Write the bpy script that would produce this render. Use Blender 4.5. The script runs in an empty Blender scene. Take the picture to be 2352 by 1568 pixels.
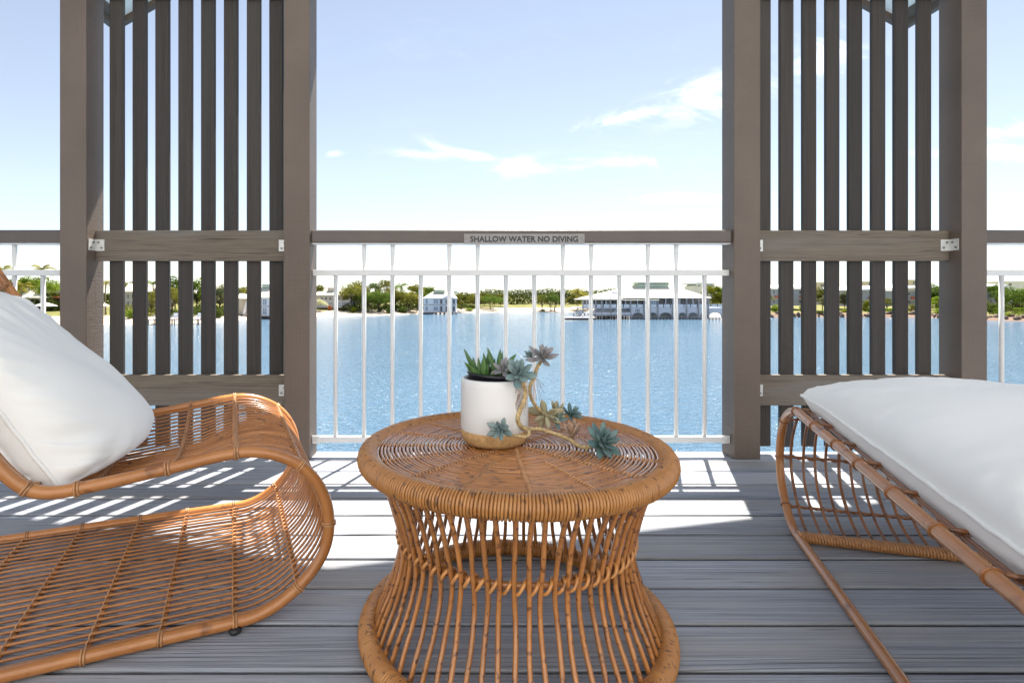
import bpy, bmesh, math, random
from mathutils import Vector, Matrix, noise

random.seed(7)
sc = bpy.context.scene
COL = sc.collection
PI = math.pi

# ------------------------------------------------------------------ camera, light, exposure
F, CX, HY, H = 1204.0, 1070.0, 685.0, 0.72          # focal length and vanishing point measured in the photograph, eye height over the deck
cam = bpy.data.cameras.new('camera')
cam.sensor_width = 36.0
cam.lens = F / 2352 * 36
cam.shift_x = (1176 - CX) / 2352
cam.shift_y = -(784 - HY) / 2352
cam.clip_start = 0.05
cam.clip_end = 9000
cam_o = bpy.data.objects.new('camera', cam)
cam_o.location = (0, 0, H)
cam_o.rotation_euler = (PI / 2, 0, 0)
COL.objects.link(cam_o)
sc.camera = cam_o

SUN = Vector((0.36, 1.0, 2.1)).normalized()
sun = bpy.data.lights.new('sun', 'SUN')
sun.energy = 5.0
sun.angle = math.radians(0.53)
sun.color = (1.0, 0.95, 0.87)
sun_o = bpy.data.objects.new('sun', sun)
sun_o.rotation_euler = (-SUN).to_track_quat('-Z', 'Y').to_euler()
sun_o.location = (10, 30, 60)
COL.objects.link(sun_o)

sc.view_settings.view_transform = 'Standard'
sc.view_settings.look = 'None'
sc.view_settings.gamma = 1.0
sc.view_settings.exposure = 1.6
sc.view_settings.use_curve_mapping = False
SKY_STRENGTH = 0.06

world = bpy.data.worlds.new('World')
sc.world = world
world.use_nodes = True


class NT:
    """small helper for node trees"""
    def __init__(self, tree):
        self.t = tree
        self.n = tree.nodes
        self.l = tree.links

    def node(self, kind, **kw):
        nd = self.n.new(kind)
        for k, v in kw.items():
            setattr(nd, k, v)
        return nd

    def put(self, sock, v):
        if v is None:
            return
        if isinstance(v, bpy.types.NodeSocket):
            self.l.new(v, sock)
        else:
            sock.default_value = v

    def math(self, op, a, b=None, c=None, clamp=False):
        nd = self.node('ShaderNodeMath', operation=op, use_clamp=clamp)
        for i, v in enumerate((a, b, c)):
            self.put(nd.inputs[i], v)
        return nd.outputs[0]

    def mix(self, fac, a, b, mode='MIX'):
        nd = self.node('ShaderNodeMix', data_type='RGBA', blend_type=mode)
        self.put(nd.inputs[0], fac)
        self.put(nd.inputs[6], a)
        self.put(nd.inputs[7], b)
        return nd.outputs[2]

    def noise(self, vec, scale, detail=4, rough=0.55, dist=0.0):
        nd = self.node('ShaderNodeTexNoise')
        self.put(nd.inputs['Vector'], vec)
        nd.inputs['Scale'].default_value = scale
        nd.inputs['Detail'].default_value = detail
        nd.inputs['Roughness'].default_value = rough
        nd.inputs['Distortion'].default_value = dist
        return nd.outputs[0]

    def ramp(self, fac, stops):
        nd = self.node('ShaderNodeValToRGB')
        self.put(nd.inputs[0], fac)
        el = nd.color_ramp.elements
        while len(el) < len(stops):
            el.new(0.5)
        for e, (p, c) in zip(el, stops):
            e.position = p
            e.color = c if len(c) == 4 else (*c, 1)
        return nd.outputs[0]

    def smooth(self, v, lo, hi):
        nd = self.node('ShaderNodeMapRange', interpolation_type='SMOOTHSTEP')
        self.put(nd.inputs[0], v)
        nd.inputs[1].default_value = lo
        nd.inputs[2].default_value = hi
        return nd.outputs[0]

    def scaled(self, vec, s, add=None):
        nd = self.node('ShaderNodeVectorMath', operation='MULTIPLY')
        self.put(nd.inputs[0], vec)
        nd.inputs[1].default_value = s
        out = nd.outputs[0]
        if add is not None:
            n2 = self.node('ShaderNodeVectorMath', operation='ADD')
            self.l.new(out, n2.inputs[0])
            self.put(n2.inputs[1], add)
            out = n2.outputs[0]
        return out


# world: Nishita sky with thin cirrus by direction
w = NT(world.node_tree)
w.n.clear()
sky = w.node('ShaderNodeTexSky', sky_type='NISHITA')
sky.sun_disc = False
sky.sun_elevation = math.asin(SUN.z)
sky.sun_rotation = math.atan2(SUN.x, SUN.y)
sky.air_density = 1.0
sky.dust_density = 0.0
sky.ozone_density = 3.0
tc = w.node('ShaderNodeTexCoord')
sep = w.node('ShaderNodeSeparateXYZ')
w.l.new(tc.outputs['Generated'], sep.inputs[0])
dy = w.math('MAXIMUM', w.math('ABSOLUTE', sep.outputs[1]), 0.05)
px = w.math('DIVIDE', sep.outputs[0], dy)
pz = w.math('DIVIDE', sep.outputs[2], dy)
comb = w.node('ShaderNodeCombineXYZ')
w.l.new(px, comb.inputs[0])
w.l.new(w.math('MULTIPLY', pz, 2.6), comb.inputs[1])
w.l.new(sep.outputs[1], comb.inputs[2])
n1 = w.noise(comb.outputs[0], 6.5, 10, 0.66, 1.2)
n2 = w.noise(comb.outputs[0], 1.7, 3, 0.5, 0.2)


def blob(x, y, rx, ry, tilt=0.0):
    """soft patch of cirrus round a direction of the sky"""
    ax = w.math('SUBTRACT', px, (x - CX) / F)
    az = w.math('SUBTRACT', pz, (HY - y) / F)
    az = w.math('SUBTRACT', az, w.math('MULTIPLY', ax, tilt))
    d = w.math('ADD', w.math('POWER', w.math('ABSOLUTE', w.math('DIVIDE', ax, rx / F)), 2.0),
               w.math('POWER', w.math('ABSOLUTE', w.math('DIVIDE', az, ry / F)), 2.0))
    return w.math('EXPONENT', w.math('MULTIPLY', d, -1.0))


m = blob(1630, 222, 120, 52, 0.25)
for b in ((1440, 268, 110, 17, 0.22), (1190, 385, 75, 24, 0.0), (1360, 376, 150, 17, 0.05), (1075, 352, 90, 15, -0.25),
          (960, 356, 75, 12, -0.05), (765, 353, 26, 8, 0.0), (1900, 130, 90, 60, 0.2), (2330, 300, 140, 20, 0.05), (2340, 350, 180, 18, 0.02), (1600, 455, 160, 10, 0.0)):
    m = w.math('MAXIMUM', m, blob(*b))
front = w.smooth(sep.outputs[1], 0.05, 0.2)
m = w.math('MULTIPLY', m, front)
cl = w.math('MULTIPLY', w.smooth(w.math('ADD', n1, w.math('MULTIPLY', m, 0.24)), 0.50, 0.90), w.math('POWER', m, 0.55))
wisp = w.math('MULTIPLY', w.smooth(w.math('MULTIPLY', n1, n2), 0.28, 0.55), 0.07)
cl = w.math('MULTIPLY', w.math('MAXIMUM', cl, wisp, clamp=True), w.smooth(sep.outputs[2], -0.01, 0.03))
hsv = w.node('ShaderNodeHueSaturation')
hsv.inputs['Saturation'].default_value = 0.60
w.l.new(sky.outputs[0], hsv.inputs['Color'])
colr = w.mix(cl, hsv.outputs[0], (8.5, 9.0, 9.6, 1))
bg = w.node('ShaderNodeBackground')
bg.inputs[1].default_value = SKY_STRENGTH
w.l.new(colr, bg.inputs[0])
wo = w.node('ShaderNodeOutputWorld')
w.l.new(bg.outputs[0], wo.inputs[0])


# ------------------------------------------------------------------ helpers
def at(x, y, Y):
    """a point of the place seen at pixel (x, y) of the 2352-wide photograph, Y metres ahead of the lens"""
    return Vector(((x - CX) / F * Y, Y, H - (y - HY) / F * Y))


def tag(o, label=None, cat=None, group=None, kind=None):
    if label: o['label'] = label
    if cat: o['category'] = cat
    if group: o['group'] = group
    if kind: o['kind'] = kind
    return o


def thing(name, label, cat, loc=(0, 0, 0), group=None, rotz=0.0, kind=None, parent=None):
    o = bpy.data.objects.new(name, None)
    o.empty_display_size = 0.1
    COL.objects.link(o)
    o.location = loc
    o.rotation_euler = (0, 0, rotz)
    if parent: o.parent = parent
    return tag(o, label, cat, group, kind)


def link(name, mesh, parent=None, loc=None, rot=None, scale=None, world_coords=False):
    o = bpy.data.objects.new(name, mesh)
    COL.objects.link(o)
    if parent:
        o.parent = parent
        if world_coords:
            p, M = parent, Matrix()
            while p:
                M = p.matrix_parent_inverse @ Matrix.LocRotScale(p.location, p.rotation_euler, p.scale) @ M
                p = p.parent
            o.matrix_parent_inverse = M.inverted()
    if loc is not None: o.location = loc
    if rot is not None: o.rotation_euler = rot
    if scale is not None: o.scale = scale
    return o


class MB:
    """collects shapes and links them as one mesh object"""
    def __init__(self):
        self.v, self.f, self.s = [], [], []

    def face(self, pts, smooth=False):
        b = len(self.v)
        self.v += [Vector(p) for p in pts]
        self.f.append(tuple(range(b, b + len(pts))))
        self.s.append(smooth)

    def box(self, x0, x1, y0, y1, z0, z1, M=None):
        b = len(self.v)
        for z in (z0, z1):
            for (x, y) in ((x0, y0), (x1, y0), (x1, y1), (x0, y1)):
                p = Vector((x, y, z))
                self.v.append(M @ p if M else p)
        for q in ((3, 2, 1, 0), (4, 5, 6, 7), (0, 1, 5, 4), (1, 2, 6, 5), (2, 3, 7, 6), (3, 0, 4, 7)):
            self.f.append(tuple(b + i for i in q))
            self.s.append(False)
        return self

    def prism(self, base, top):
        """closed solid between two loops of equal length"""
        n, b = len(base), len(self.v)
        self.v += [Vector(p) for p in base] + [Vector(p) for p in top]
        self.f.append(tuple(b + i for i in reversed(range(n))))
        self.f.append(tuple(b + n + i for i in range(n)))
        for i in range(n):
            j = (i + 1) % n
            self.f.append((b + i, b + j, b + n + j, b + n + i))
        self.s += [False] * (n + 2)
        return self

    def tube(self, pts, r, n=6, closed=False):
        pts = [Vector(p) for p in pts]
        m = len(pts)
        rr = r if isinstance(r, (list, tuple)) else [r] * m
        tang = []
        for i in range(m):
            a = pts[i - 1] if (i > 0 or closed) else pts[i]
            c = pts[(i + 1) % m] if (i < m - 1 or closed) else pts[i]
            t = (c - a)
            tang.append(t.normalized() if t.length > 1e-9 else Vector((0, 0, 1)))
        t = tang[0]
        nrm = t.cross(Vector((0, 0, 1)))
        if nrm.length < 0.1: nrm = t.cross(Vector((1, 0, 0)))
        nrm.normalize()
        b = len(self.v)
        for i in range(m):
            t = tang[i]
            nrm = (nrm - t * nrm.dot(t))
            if nrm.length < 1e-6: nrm = t.orthogonal()
            nrm.normalize()
            bi = t.cross(nrm)
            for k in range(n):
                a = 2 * PI * k / n
                self.v.append(pts[i] + (nrm * math.cos(a) + bi * math.sin(a)) * rr[i])
        rows = m if closed else m - 1
        for i in range(rows):
            j = (i + 1) % m
            for k in range(n):
                l = (k + 1) % n
                self.f.append((b + i * n + k, b + i * n + l, b + j * n + l, b + j * n + k))
                self.s.append(True)
        if not closed:
            self.f.append(tuple(b + k for k in reversed(range(n))))
            self.f.append(tuple(b + (m - 1) * n + k for k in range(n)))
            self.s += [False, False]
        return self

    def lathe(self, prof, c=(0, 0, 0), n=32, capb=True, capt=True, smooth=True):
        b = len(self.v)
        c = Vector(c)
        for (r, z) in prof:
            for k in range(n):
                a = 2 * PI * k / n
                self.v.append(c + Vector((r * math.cos(a), r * math.sin(a), z)))
        for i in range(len(prof) - 1):
            for k in range(n):
                l = (k + 1) % n
                self.f.append((b + i * n + k, b + i * n + l, b + (i + 1) * n + l, b + (i + 1) * n + k))
                self.s.append(smooth)
        if capb:
            self.f.append(tuple(b + k for k in reversed(range(n))))
            self.s.append(False)
        if capt:
            self.f.append(tuple(b + (len(prof) - 1) * n + k for k in range(n)))
            self.s.append(False)
        return self

    def mesh(self, name, mat):
        me = bpy.data.meshes.new(name)
        me.from_pydata([tuple(p) for p in self.v], [], self.f)
        me.polygons.foreach_set('use_smooth', self.s)
        if mat: me.materials.append(mat)
        me.update()
        return me

    def build(self, name, mat, parent=None, world_coords=False, **kw):
        return link(name, self.mesh(name, mat), parent, world_coords=world_coords, **kw)


def bev_mesh(name, x0, x1, y0, y1, z0, z1, bev, mat, seg=2):
    bm = bmesh.new()
    bmesh.ops.create_cube(bm, size=1)
    for v in bm.verts:
        v.co = Vector(((x0 + x1) / 2 + v.co.x * (x1 - x0), (y0 + y1) / 2 + v.co.y * (y1 - y0), (z0 + z1) / 2 + v.co.z * (z1 - z0)))
    bmesh.ops.bevel(bm, geom=bm.edges[:], offset=bev, segments=seg, affect='EDGES', profile=0.6)
    me = bpy.data.meshes.new(name)
    bm.to_mesh(me)
    bm.free()
    me.materials.append(mat)
    return me


def bev_box(name, x0, x1, y0, y1, z0, z1, bev, mat, parent=None, seg=2):
    return link(name, bev_mesh(name, x0, x1, y0, y1, z0, z1, bev, mat, seg), parent, world_coords=True)


def smooth_path(pts, k=6, closed=False):
    """Catmull-Rom through the points"""
    P = [Vector(p) for p in pts]
    n = len(P)
    out = []
    last = n if closed else n - 1
    for i in range(last):
        p0 = P[i - 1] if (i > 0 or closed) else P[0] * 2 - P[1]
        p1, p2 = P[i], P[(i + 1) % n]
        p3 = P[(i + 2) % n] if (i + 2 < n or closed) else P[-1] * 2 - P[-2]
        for j in range(k):
            t = j / k
            out.append(0.5 * ((2 * p1) + (p2 - p0) * t + (2 * p0 - 5 * p1 + 4 * p2 - p3) * t * t + (3 * p1 - p0 - 3 * p2 + p3) * t ** 3))
    if not closed: out.append(P[-1])
    return out


# ------------------------------------------------------------------ materials
def new_mat(name):
    mt = bpy.data.materials.new(name)
    mt.use_nodes = True
    t = NT(mt.node_tree)
    bs = t.n['Principled BSDF']
    return mt, t, bs


def plain(name, col, rough=0.6, spec=0.5, var=0.12, scale=6.0, bump=0.0, bscale=40.0, metal=0.0, coat=0.0, rnd=0.0):
    mt, t, bs = new_mat(name)
    tc = t.node('ShaderNodeTexCoord')
    nz = t.noise(tc.outputs['Object'], scale, 5)
    lo = tuple(c * (1 - var) for c in col)
    hi = tuple(min(1, c * (1 + var)) for c in col)
    c = t.ramp(nz, [(0.3, lo), (0.7, hi)])
    if rnd:
        oi = t.node('ShaderNodeObjectInfo')
        f = t.math('MULTIPLY_ADD', oi.outputs['Random'], 2 * rnd, 1 - rnd)
        g = t.node('ShaderNodeVectorMath', operation='SCALE')
        t.l.new(c, g.inputs[0])
        t.l.new(f, g.inputs['Scale'])
        c = g.outputs[0]
    t.l.new(c, bs.inputs['Base Color'])
    bs.inputs['Roughness'].default_value = rough
    bs.inputs['Specular IOR Level'].default_value = spec
    bs.inputs['Metallic'].default_value = metal
    if coat:
        bs.inputs['Coat Weight'].default_value = coat
        bs.inputs['Coat Roughness'].default_value = 0.25
    if bump:
        bp = t.node('ShaderNodeBump')
        bp.inputs['Strength'].default_value = bump
        bp.inputs['Distance'].default_value = 0.01
        t.l.new(t.noise(tc.outputs['Object'], bscale, 4), bp.inputs['Height'])
        t.l.new(bp.outputs[0], bs.inputs['Normal'])
    return mt


def grain(name, light, dark, streak, stretch, contour=26.0, rough=0.6, bump=0.35, spec=0.35, line=0.75):
    """composite or sawn timber: fine streaks with short dark flecks and thin cathedral lines along one axis"""
    mt, t, bs = new_mat(name)
    tc = t.node('ShaderNodeTexCoord')
    oi = t.node('ShaderNodeObjectInfo')
    off = t.node('ShaderNodeCombineXYZ')
    for i, k in enumerate((37.0, 91.0, 53.0)):
        t.l.new(t.math('MULTIPLY', oi.outputs['Random'], k), off.inputs[i])
    v = t.scaled(tc.outputs['Object'], stretch, off.outputs[0])
    lng = (1, 6.0, 6.0) if stretch[0] < stretch[2] else (6.0, 6.0, 1)
    fine = t.noise(t.scaled(v, lng), 2.2, 6, 0.68)
    fleck = t.noise(t.scaled(v, tuple(q * 1.6 for q in lng)), 1.7, 3, 0.6, 0.4)
    field = t.noise(v, 0.42, 1, 0.4, 0.25)
    sx = t.node('ShaderNodeSeparateXYZ')
    t.l.new(tc.outputs['Object'], sx.inputs[0])
    axis = 1 if (stretch[0] < stretch[1] and name.startswith('deck')) else (2 if stretch[0] < stretch[2] else 0)
    wave = t.math('SINE', t.math('ADD', t.math('MULTIPLY_ADD', fine, 1.5, t.math('MULTIPLY', field, contour * 6.28)), t.math('MULTIPLY', sx.outputs[axis], 6.28 * 95)))
    lines = t.math('MULTIPLY', t.smooth(wave, line, 1.0), t.smooth(t.noise(v, 0.9, 2, 0.5), 0.40, 0.62))
    patch = t.noise(v, 0.25, 3, 0.5)
    c = t.mix(t.smooth(fine, 0.3, 0.72), (*dark, 1), (*light, 1))
    c = t.mix(t.math('MULTIPLY', t.smooth(fleck, 0.58, 0.70), 0.55), c, (*streak, 1))
    c = t.mix(t.math('MULTIPLY', lines, 0.7), c, (*streak, 1))
    warm = t.smooth(t.noise(t.scaled(v, (1, 1, 1), (17.0, 9.0, 5.0)), 0.8, 3, 0.6), 0.42, 0.68)
    c = t.mix(t.math('MULTIPLY', warm, 0.6), c, (light[0] * 0.92, light[0] * 0.85, light[0] * 0.78, 1))
    c = t.mix(t.math('MULTIPLY', t.smooth(fleck, 0.62, 0.72), 0.5), c, (*streak, 1))
    f = t.math('MULTIPLY_ADD', patch, 0.5, 0.75)
    f = t.math('MULTIPLY', f, t.math('MULTIPLY_ADD', oi.outputs['Random'], 0.36, 0.80))
    g = t.node('ShaderNodeVectorMath', operation='SCALE')
    t.l.new(c, g.inputs[0])
    t.l.new(f, g.inputs['Scale'])
    t.l.new(g.outputs[0], bs.inputs['Base Color'])
    bs.inputs['Roughness'].default_value = rough
    bs.inputs['Specular IOR Level'].default_value = spec
    bp = t.node('ShaderNodeBump')
    bp.inputs['Strength'].default_value = bump
    bp.inputs['Distance'].default_value = 0.004
    t.l.new(t.math('SUBTRACT', fine, t.math('MULTIPLY', lines, 0.7)), bp.inputs['Height'])
    t.l.new(bp.outputs[0], bs.inputs['Normal'])
    return mt


def rattan(name, light, mid, dark, rough=0.38, scale=(25, 25, 25), coat=0.3, fleck=0.57):
    mt, t, bs = new_mat(name)
    tc = t.node('ShaderNodeTexCoord')
    oi = t.node('ShaderNodeObjectInfo')
    v = t.scaled(tc.outputs['Object'], scale, t.math('MULTIPLY', oi.outputs['Random'], 40.0))
    a = t.noise(v, 1.0, 5, 0.6)
    bl = t.noise(v, 2.6, 2, 0.5)
    c = t.ramp(a, [(0.3, mid), (0.68, light)])
    c = t.mix(t.math('MULTIPLY', t.smooth(bl, fleck, fleck + 0.12), 0.8), c, (*dark, 1))
    f = t.math('MULTIPLY_ADD', oi.outputs['Random'], 0.35, 0.82)
    g = t.node('ShaderNodeVectorMath', operation='SCALE')
    t.l.new(c, g.inputs[0])
    t.l.new(f, g.inputs['Scale'])
    t.l.new(g.outputs[0], bs.inputs['Base Color'])
    bs.inputs['Roughness'].default_value = rough
    bs.inputs['Coat Weight'].default_value = coat
    bs.inputs['Coat Roughness'].default_value = 0.18
    bp = t.node('ShaderNodeBump')
    bp.inputs['Strength'].default_value = 0.12
    bp.inputs['Distance'].default_value = 0.003
    t.l.new(a, bp.inputs['Height'])
    t.l.new(bp.outputs[0], bs.inputs['Normal'])
    return mt


M = {}
M['deck'] = grain('deck_composite', (0.39, 0.41, 0.455), (0.205, 0.218, 0.255), (0.07, 0.064, 0.066), (0.9, 9, 9), 9.0, 0.52, 0.5, 0.45, 0.66)
M['deck_under'] = plain('deck_under', (0.02, 0.018, 0.016), 0.9)
M['slat'] = grain('slat_composite', (0.058, 0.049, 0.043), (0.037, 0.032, 0.029), (0.02, 0.019, 0.019), (12, 12, 0.8), 6.0, 0.6, 0.25, 0.3, 0.93)
M['board'] = grain('board_composite', (0.195, 0.158, 0.118), (0.122, 0.099, 0.077), (0.04, 0.034, 0.03), (1.5, 9, 9), 8.0, 0.65, 0.4, 0.3, 0.75)


def post_paint():
    mt, t, bs = new_mat('post_paint')
    tc = t.node('ShaderNodeTexCoord')
    saw = t.noise(t.scaled(tc.outputs['Object'], (14, 14, 150)), 1.0, 5, 0.7, 0.8)
    gr = t.noise(t.scaled(tc.outputs['Object'], (160, 160, 5)), 1.0, 4, 0.6)
    sp = t.noise(tc.outputs['Object'], 260, 2, 0.5)
    c = t.ramp(t.noise(tc.outputs['Object'], 2.5, 5), [(0.3, (0.118, 0.087, 0.067)), (0.7, (0.155, 0.116, 0.090))])
    c = t.mix(t.math('MULTIPLY', t.smooth(gr, 0.60, 0.75), 0.35), c, (0.09, 0.072, 0.06, 1))
    c = t.mix(t.smooth(sp, 0.78, 0.82), c, (0.4, 0.36, 0.32, 1))
    t.l.new(c, bs.inputs['Base Color'])
    bs.inputs['Roughness'].default_value = 0.5
    bp = t.node('ShaderNodeBump')
    bp.inputs['Strength'].default_value = 0.5
    bp.inputs['Distance'].default_value = 0.006
    t.l.new(t.math('ADD', saw, t.math('MULTIPLY', gr, 0.7)), bp.inputs['Height'])
    t.l.new(bp.outputs[0], bs.inputs['Normal'])
    return mt


M['post'] = post_paint()
M['handrail'] = plain('handrail_paint', (0.105, 0.084, 0.072), 0.45, 0.5, 0.08, 8, 0.1, 90)
M['white_metal'] = plain('white_powder_coat', (0.66, 0.66, 0.65), 0.4, 0.5, 0.03, 5)
M['alu'] = plain('galvanised_bracket', (0.62, 0.62, 0.60), 0.42, 0.5, 0.1, 60, metal=0.35)
M['screw'] = plain('screw_steel', (0.25, 0.24, 0.23), 0.4, 0.5, 0.1, 60, metal=0.8)
M['sign'] = plain('sign_plate', (0.27, 0.255, 0.245), 0.42, 0.5, 0.15, 14)
M['sign_text'] = plain('sign_lettering', (0.03, 0.03, 0.032), 0.5)
M['soffit'] = plain('soffit_white', (0.88, 0.87, 0.83), 0.6, 0.3, 0.04, 2)
M['fascia'] = plain('fascia_brown', (0.12, 0.088, 0.065), 0.55, 0.4, 0.1, 6)
M['roof_sheet'] = plain('roof_sheet', (0.6, 0.58, 0.52), 0.45, 0.5, 0.05, 3)
M['cane'] = rattan('rattan_cane', (0.45, 0.180, 0.047), (0.32, 0.118, 0.030), (0.12, 0.043, 0.014), 0.33, (14, 14, 14), 0.3, 0.63)
M['rail_cane'] = rattan('rattan_rail', (0.50, 0.205, 0.056), (0.37, 0.14, 0.037), (0.22, 0.08, 0.024), 0.27, (9, 9, 9), 0.3, 0.62)
M['cane_dark'] = rattan('rattan_aged', (0.31, 0.118, 0.037), (0.22, 0.08, 0.026), (0.09, 0.034, 0.014), 0.3, (14, 14, 14))
M['table_cane'] = rattan('table_rattan', (0.47, 0.192, 0.050), (0.34, 0.128, 0.032), (0.09, 0.032, 0.012), 0.22, (12, 34, 34), 0.6)
M['table_wrap'] = rattan('table_wrapping', (0.54, 0.245, 0.068), (0.42, 0.172, 0.044), (0.11, 0.043, 0.014), 0.34, (36, 36, 10), 0.3)
M['binding'] = rattan('rattan_binding', (0.50, 0.25, 0.10), (0.40, 0.18, 0.065), (0.25, 0.11, 0.04), 0.45, (40, 40, 40))
M['rubber'] = plain('black_rubber', (0.012, 0.012, 0.013), 0.5)


def fabric():
    mt, t, bs = new_mat('white_cushion_cotton')
    tc = t.node('ShaderNodeTexCoord')
    nz = t.noise(tc.outputs['Object'], 3.5, 5)
    c = t.ramp(nz, [(0.3, (0.85, 0.825, 0.78)), (0.7, (0.89, 0.87, 0.83))])
    t.l.new(c, bs.inputs['Base Color'])
    bs.inputs['Roughness'].default_value = 0.9
    bs.inputs['Specular IOR Level'].default_value = 0.15
    bs.inputs['Sheen Weight'].default_value = 0.15
    wv = t.node('ShaderNodeTexWave', wave_type='BANDS', bands_direction='DIAGONAL')
    t.l.new(tc.outputs['Object'], wv.inputs['Vector'])
    wv.inputs['Scale'].default_value = 160
    wv.inputs['Distortion'].default_value = 0.5
    bp = t.node('ShaderNodeBump')
    bp.inputs['Strength'].default_value = 0.05
    bp.inputs['Distance'].default_value = 0.002
    t.l.new(wv.outputs['Fac'], bp.inputs['Height'])
    t.l.new(bp.outputs[0], bs.inputs['Normal'])
    return mt


M['fabric'] = fabric()
M['ceramic'] = plain('white_glaze', (0.72, 0.71, 0.695), 0.32, 0.5, 0.02, 4)
M['clay'] = plain('raw_clay', (0.50, 0.30, 0.13), 0.85, 0.3, 0.22, 130, 0.25, 320)
M['nursery'] = plain('black_plastic', (0.008, 0.009, 0.014), 0.3)
M['soil'] = plain('potting_soil', (0.03, 0.02, 0.014), 0.95, 0.2, 0.5, 90, 0.8, 120)


def leaf_mat(name, a, b, tip, rough=0.45, bloom=0.0):
    mt, t, bs = new_mat(name)
    tc = t.node('ShaderNodeTexCoord')
    oi = t.node('ShaderNodeObjectInfo')
    sx = t.node('ShaderNodeSeparateXYZ')
    t.l.new(tc.outputs['Object'], sx.inputs[0])
    c = t.mix(oi.outputs['Random'], (*a, 1), (*b, 1))
    n = t.noise(t.scaled(tc.outputs['Object'], (1, 1, 1), t.math('MULTIPLY', oi.outputs['Random'], 30.0)), 4.0, 4)
    c = t.mix(t.math('MULTIPLY', t.smooth(n, 0.4, 0.75), 0.45), c, (*tip, 1))
    c = t.mix(t.math('MULTIPLY', t.smooth(sx.outputs[0], 0.78, 1.0), 0.6), c, (*tip, 1))
    t.l.new(c, bs.inputs['Base Color'])
    bs.inputs['Roughness'].default_value = rough
    bs.inputs['Subsurface Weight'].default_value = 0.0
    bs.inputs['Specular IOR Level'].default_value = 0.4
    return mt


M['leaf_blue'] = leaf_mat('blue_rosette_leaf', (0.135, 0.225, 0.22), (0.205, 0.285, 0.27), (0.25, 0.245, 0.25))
M['leaf_teal'] = leaf_mat('teal_rosette_leaf', (0.085, 0.16, 0.15), (0.145, 0.225, 0.21), (0.14, 0.18, 0.19))
M['leaf_mauve'] = leaf_mat('mauve_rosette_leaf', (0.20, 0.215, 0.22), (0.27, 0.255, 0.255), (0.31, 0.225, 0.21))
M['leaf_pale'] = leaf_mat('pale_rosette_leaf', (0.33, 0.34, 0.22), (0.42, 0.39, 0.25), (0.46, 0.30, 0.18))
M['leaf_pink'] = leaf_mat('pink_rosette_leaf', (0.40, 0.29, 0.22), (0.47, 0.34, 0.25), (0.5, 0.25, 0.15))
M['leaf_green'] = leaf_mat('green_strap_leaf', (0.055, 0.13, 0.035), (0.10, 0.19, 0.055), (0.05, 0.10, 0.03), 0.32)
M['stem'] = plain('succulent_stem', (0.52, 0.38, 0.19), 0.6, 0.4, 0.4, 150, 0.3, 200)
M['root'] = plain('aerial_root', (0.25, 0.12, 0.08), 0.8)

# ------------------------------------------------------------------ deck
PITCH, GAP, DECK_END = 0.1465, 0.0105, 2.477
deck = thing('deck', kind='structure', label=None, cat=None)
half = [(PITCH / 2 - GAP / 2, -0.0045), (PITCH / 2 - GAP / 2 - 0.0006, -0.0025), (PITCH / 2 - GAP / 2 - 0.0020, -0.0009), (PITCH / 2 - GAP / 2 - 0.0042, 0.0)]
side = [(PITCH / 2 - GAP / 2 - 0.003, -0.024), (PITCH / 2 - GAP / 2, -0.0215), (PITCH / 2 - GAP / 2, -0.0165), (PITCH / 2 - GAP / 2 - 0.009, -0.0155), (PITCH / 2 - GAP / 2 - 0.009, -0.0062), (PITCH / 2 - GAP / 2, -0.0052)] + half
prof_ = side + [(-y, z) for y, z in reversed(side)]                    # grooved edges, rounded arrises
mb = MB()
mb.prism([(-3.6, PITCH / 2 + y, z) for y, z in reversed(prof_)], [(4.2, PITCH / 2 + y, z) for y, z in reversed(prof_)])
bme = mb.mesh('deck_board', M['deck'])
for k in range(30):
    link('deck_board', bme, deck, loc=(0, DECK_END - (k + 1) * PITCH, random.uniform(-0.0008, 0.0006)), rot=(random.uniform(-.004, .004), 0, 0))
mb = MB()
for i in range(14):
    x = -3.4 + i * 0.55
    mb.box(x, x + 0.045, -1.9, 2.44, -0.2, -0.0265)
mb.box(-3.6, 4.2, 2.442, 2.470, -0.24, -0.0275)
mb.box(-3.6, 4.2, -1.93, 2.44, -0.24, -0.205)
mb.build('deck_frame', M['deck_under'], deck)

# ------------------------------------------------------------------ posts
YP0, YP1 = 2.343, 2.458
posts = []
for (a, b, lab) in ((-1.816, -1.697, 'brown timber post at the far end of the slatted screen behind the white scatter cushion'),
                    (-0.814, -0.6986, 'brown timber post between the screen behind the S-shaped chair and the railing with the sign'),
                    (1.200, 1.3174, 'brown timber post between the railing with the sign and the screen behind the daybed'),
                    (2.2165, 2.331, 'rough sawn brown timber post behind the white mattress, a metal bracket on its side')):
    t = thing('veranda_post', lab, 'post', ((a + b) / 2, YP0, 0), group='posts along the deck edge')
    bev_box('post_shaft', a, b, YP0, YP1, 0.0, 2.34, 0.004, M['post'], t)
    posts.append(t)

# ------------------------------------------------------------------ slatted screens
slat_me = bev_mesh('slat', -0.032, 0.032, 2.428, 2.447, 0.035, 2.24, 0.003, M['slat'], 1)


def screw_mesh():
    m = MB()
    m.lathe([(0.0048, 0), (0.0048, 0.0022), (0.0044, 0.0037)], n=12)
    return m.mesh('screw', M['screw'])


SCREW = screw_mesh()


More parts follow.
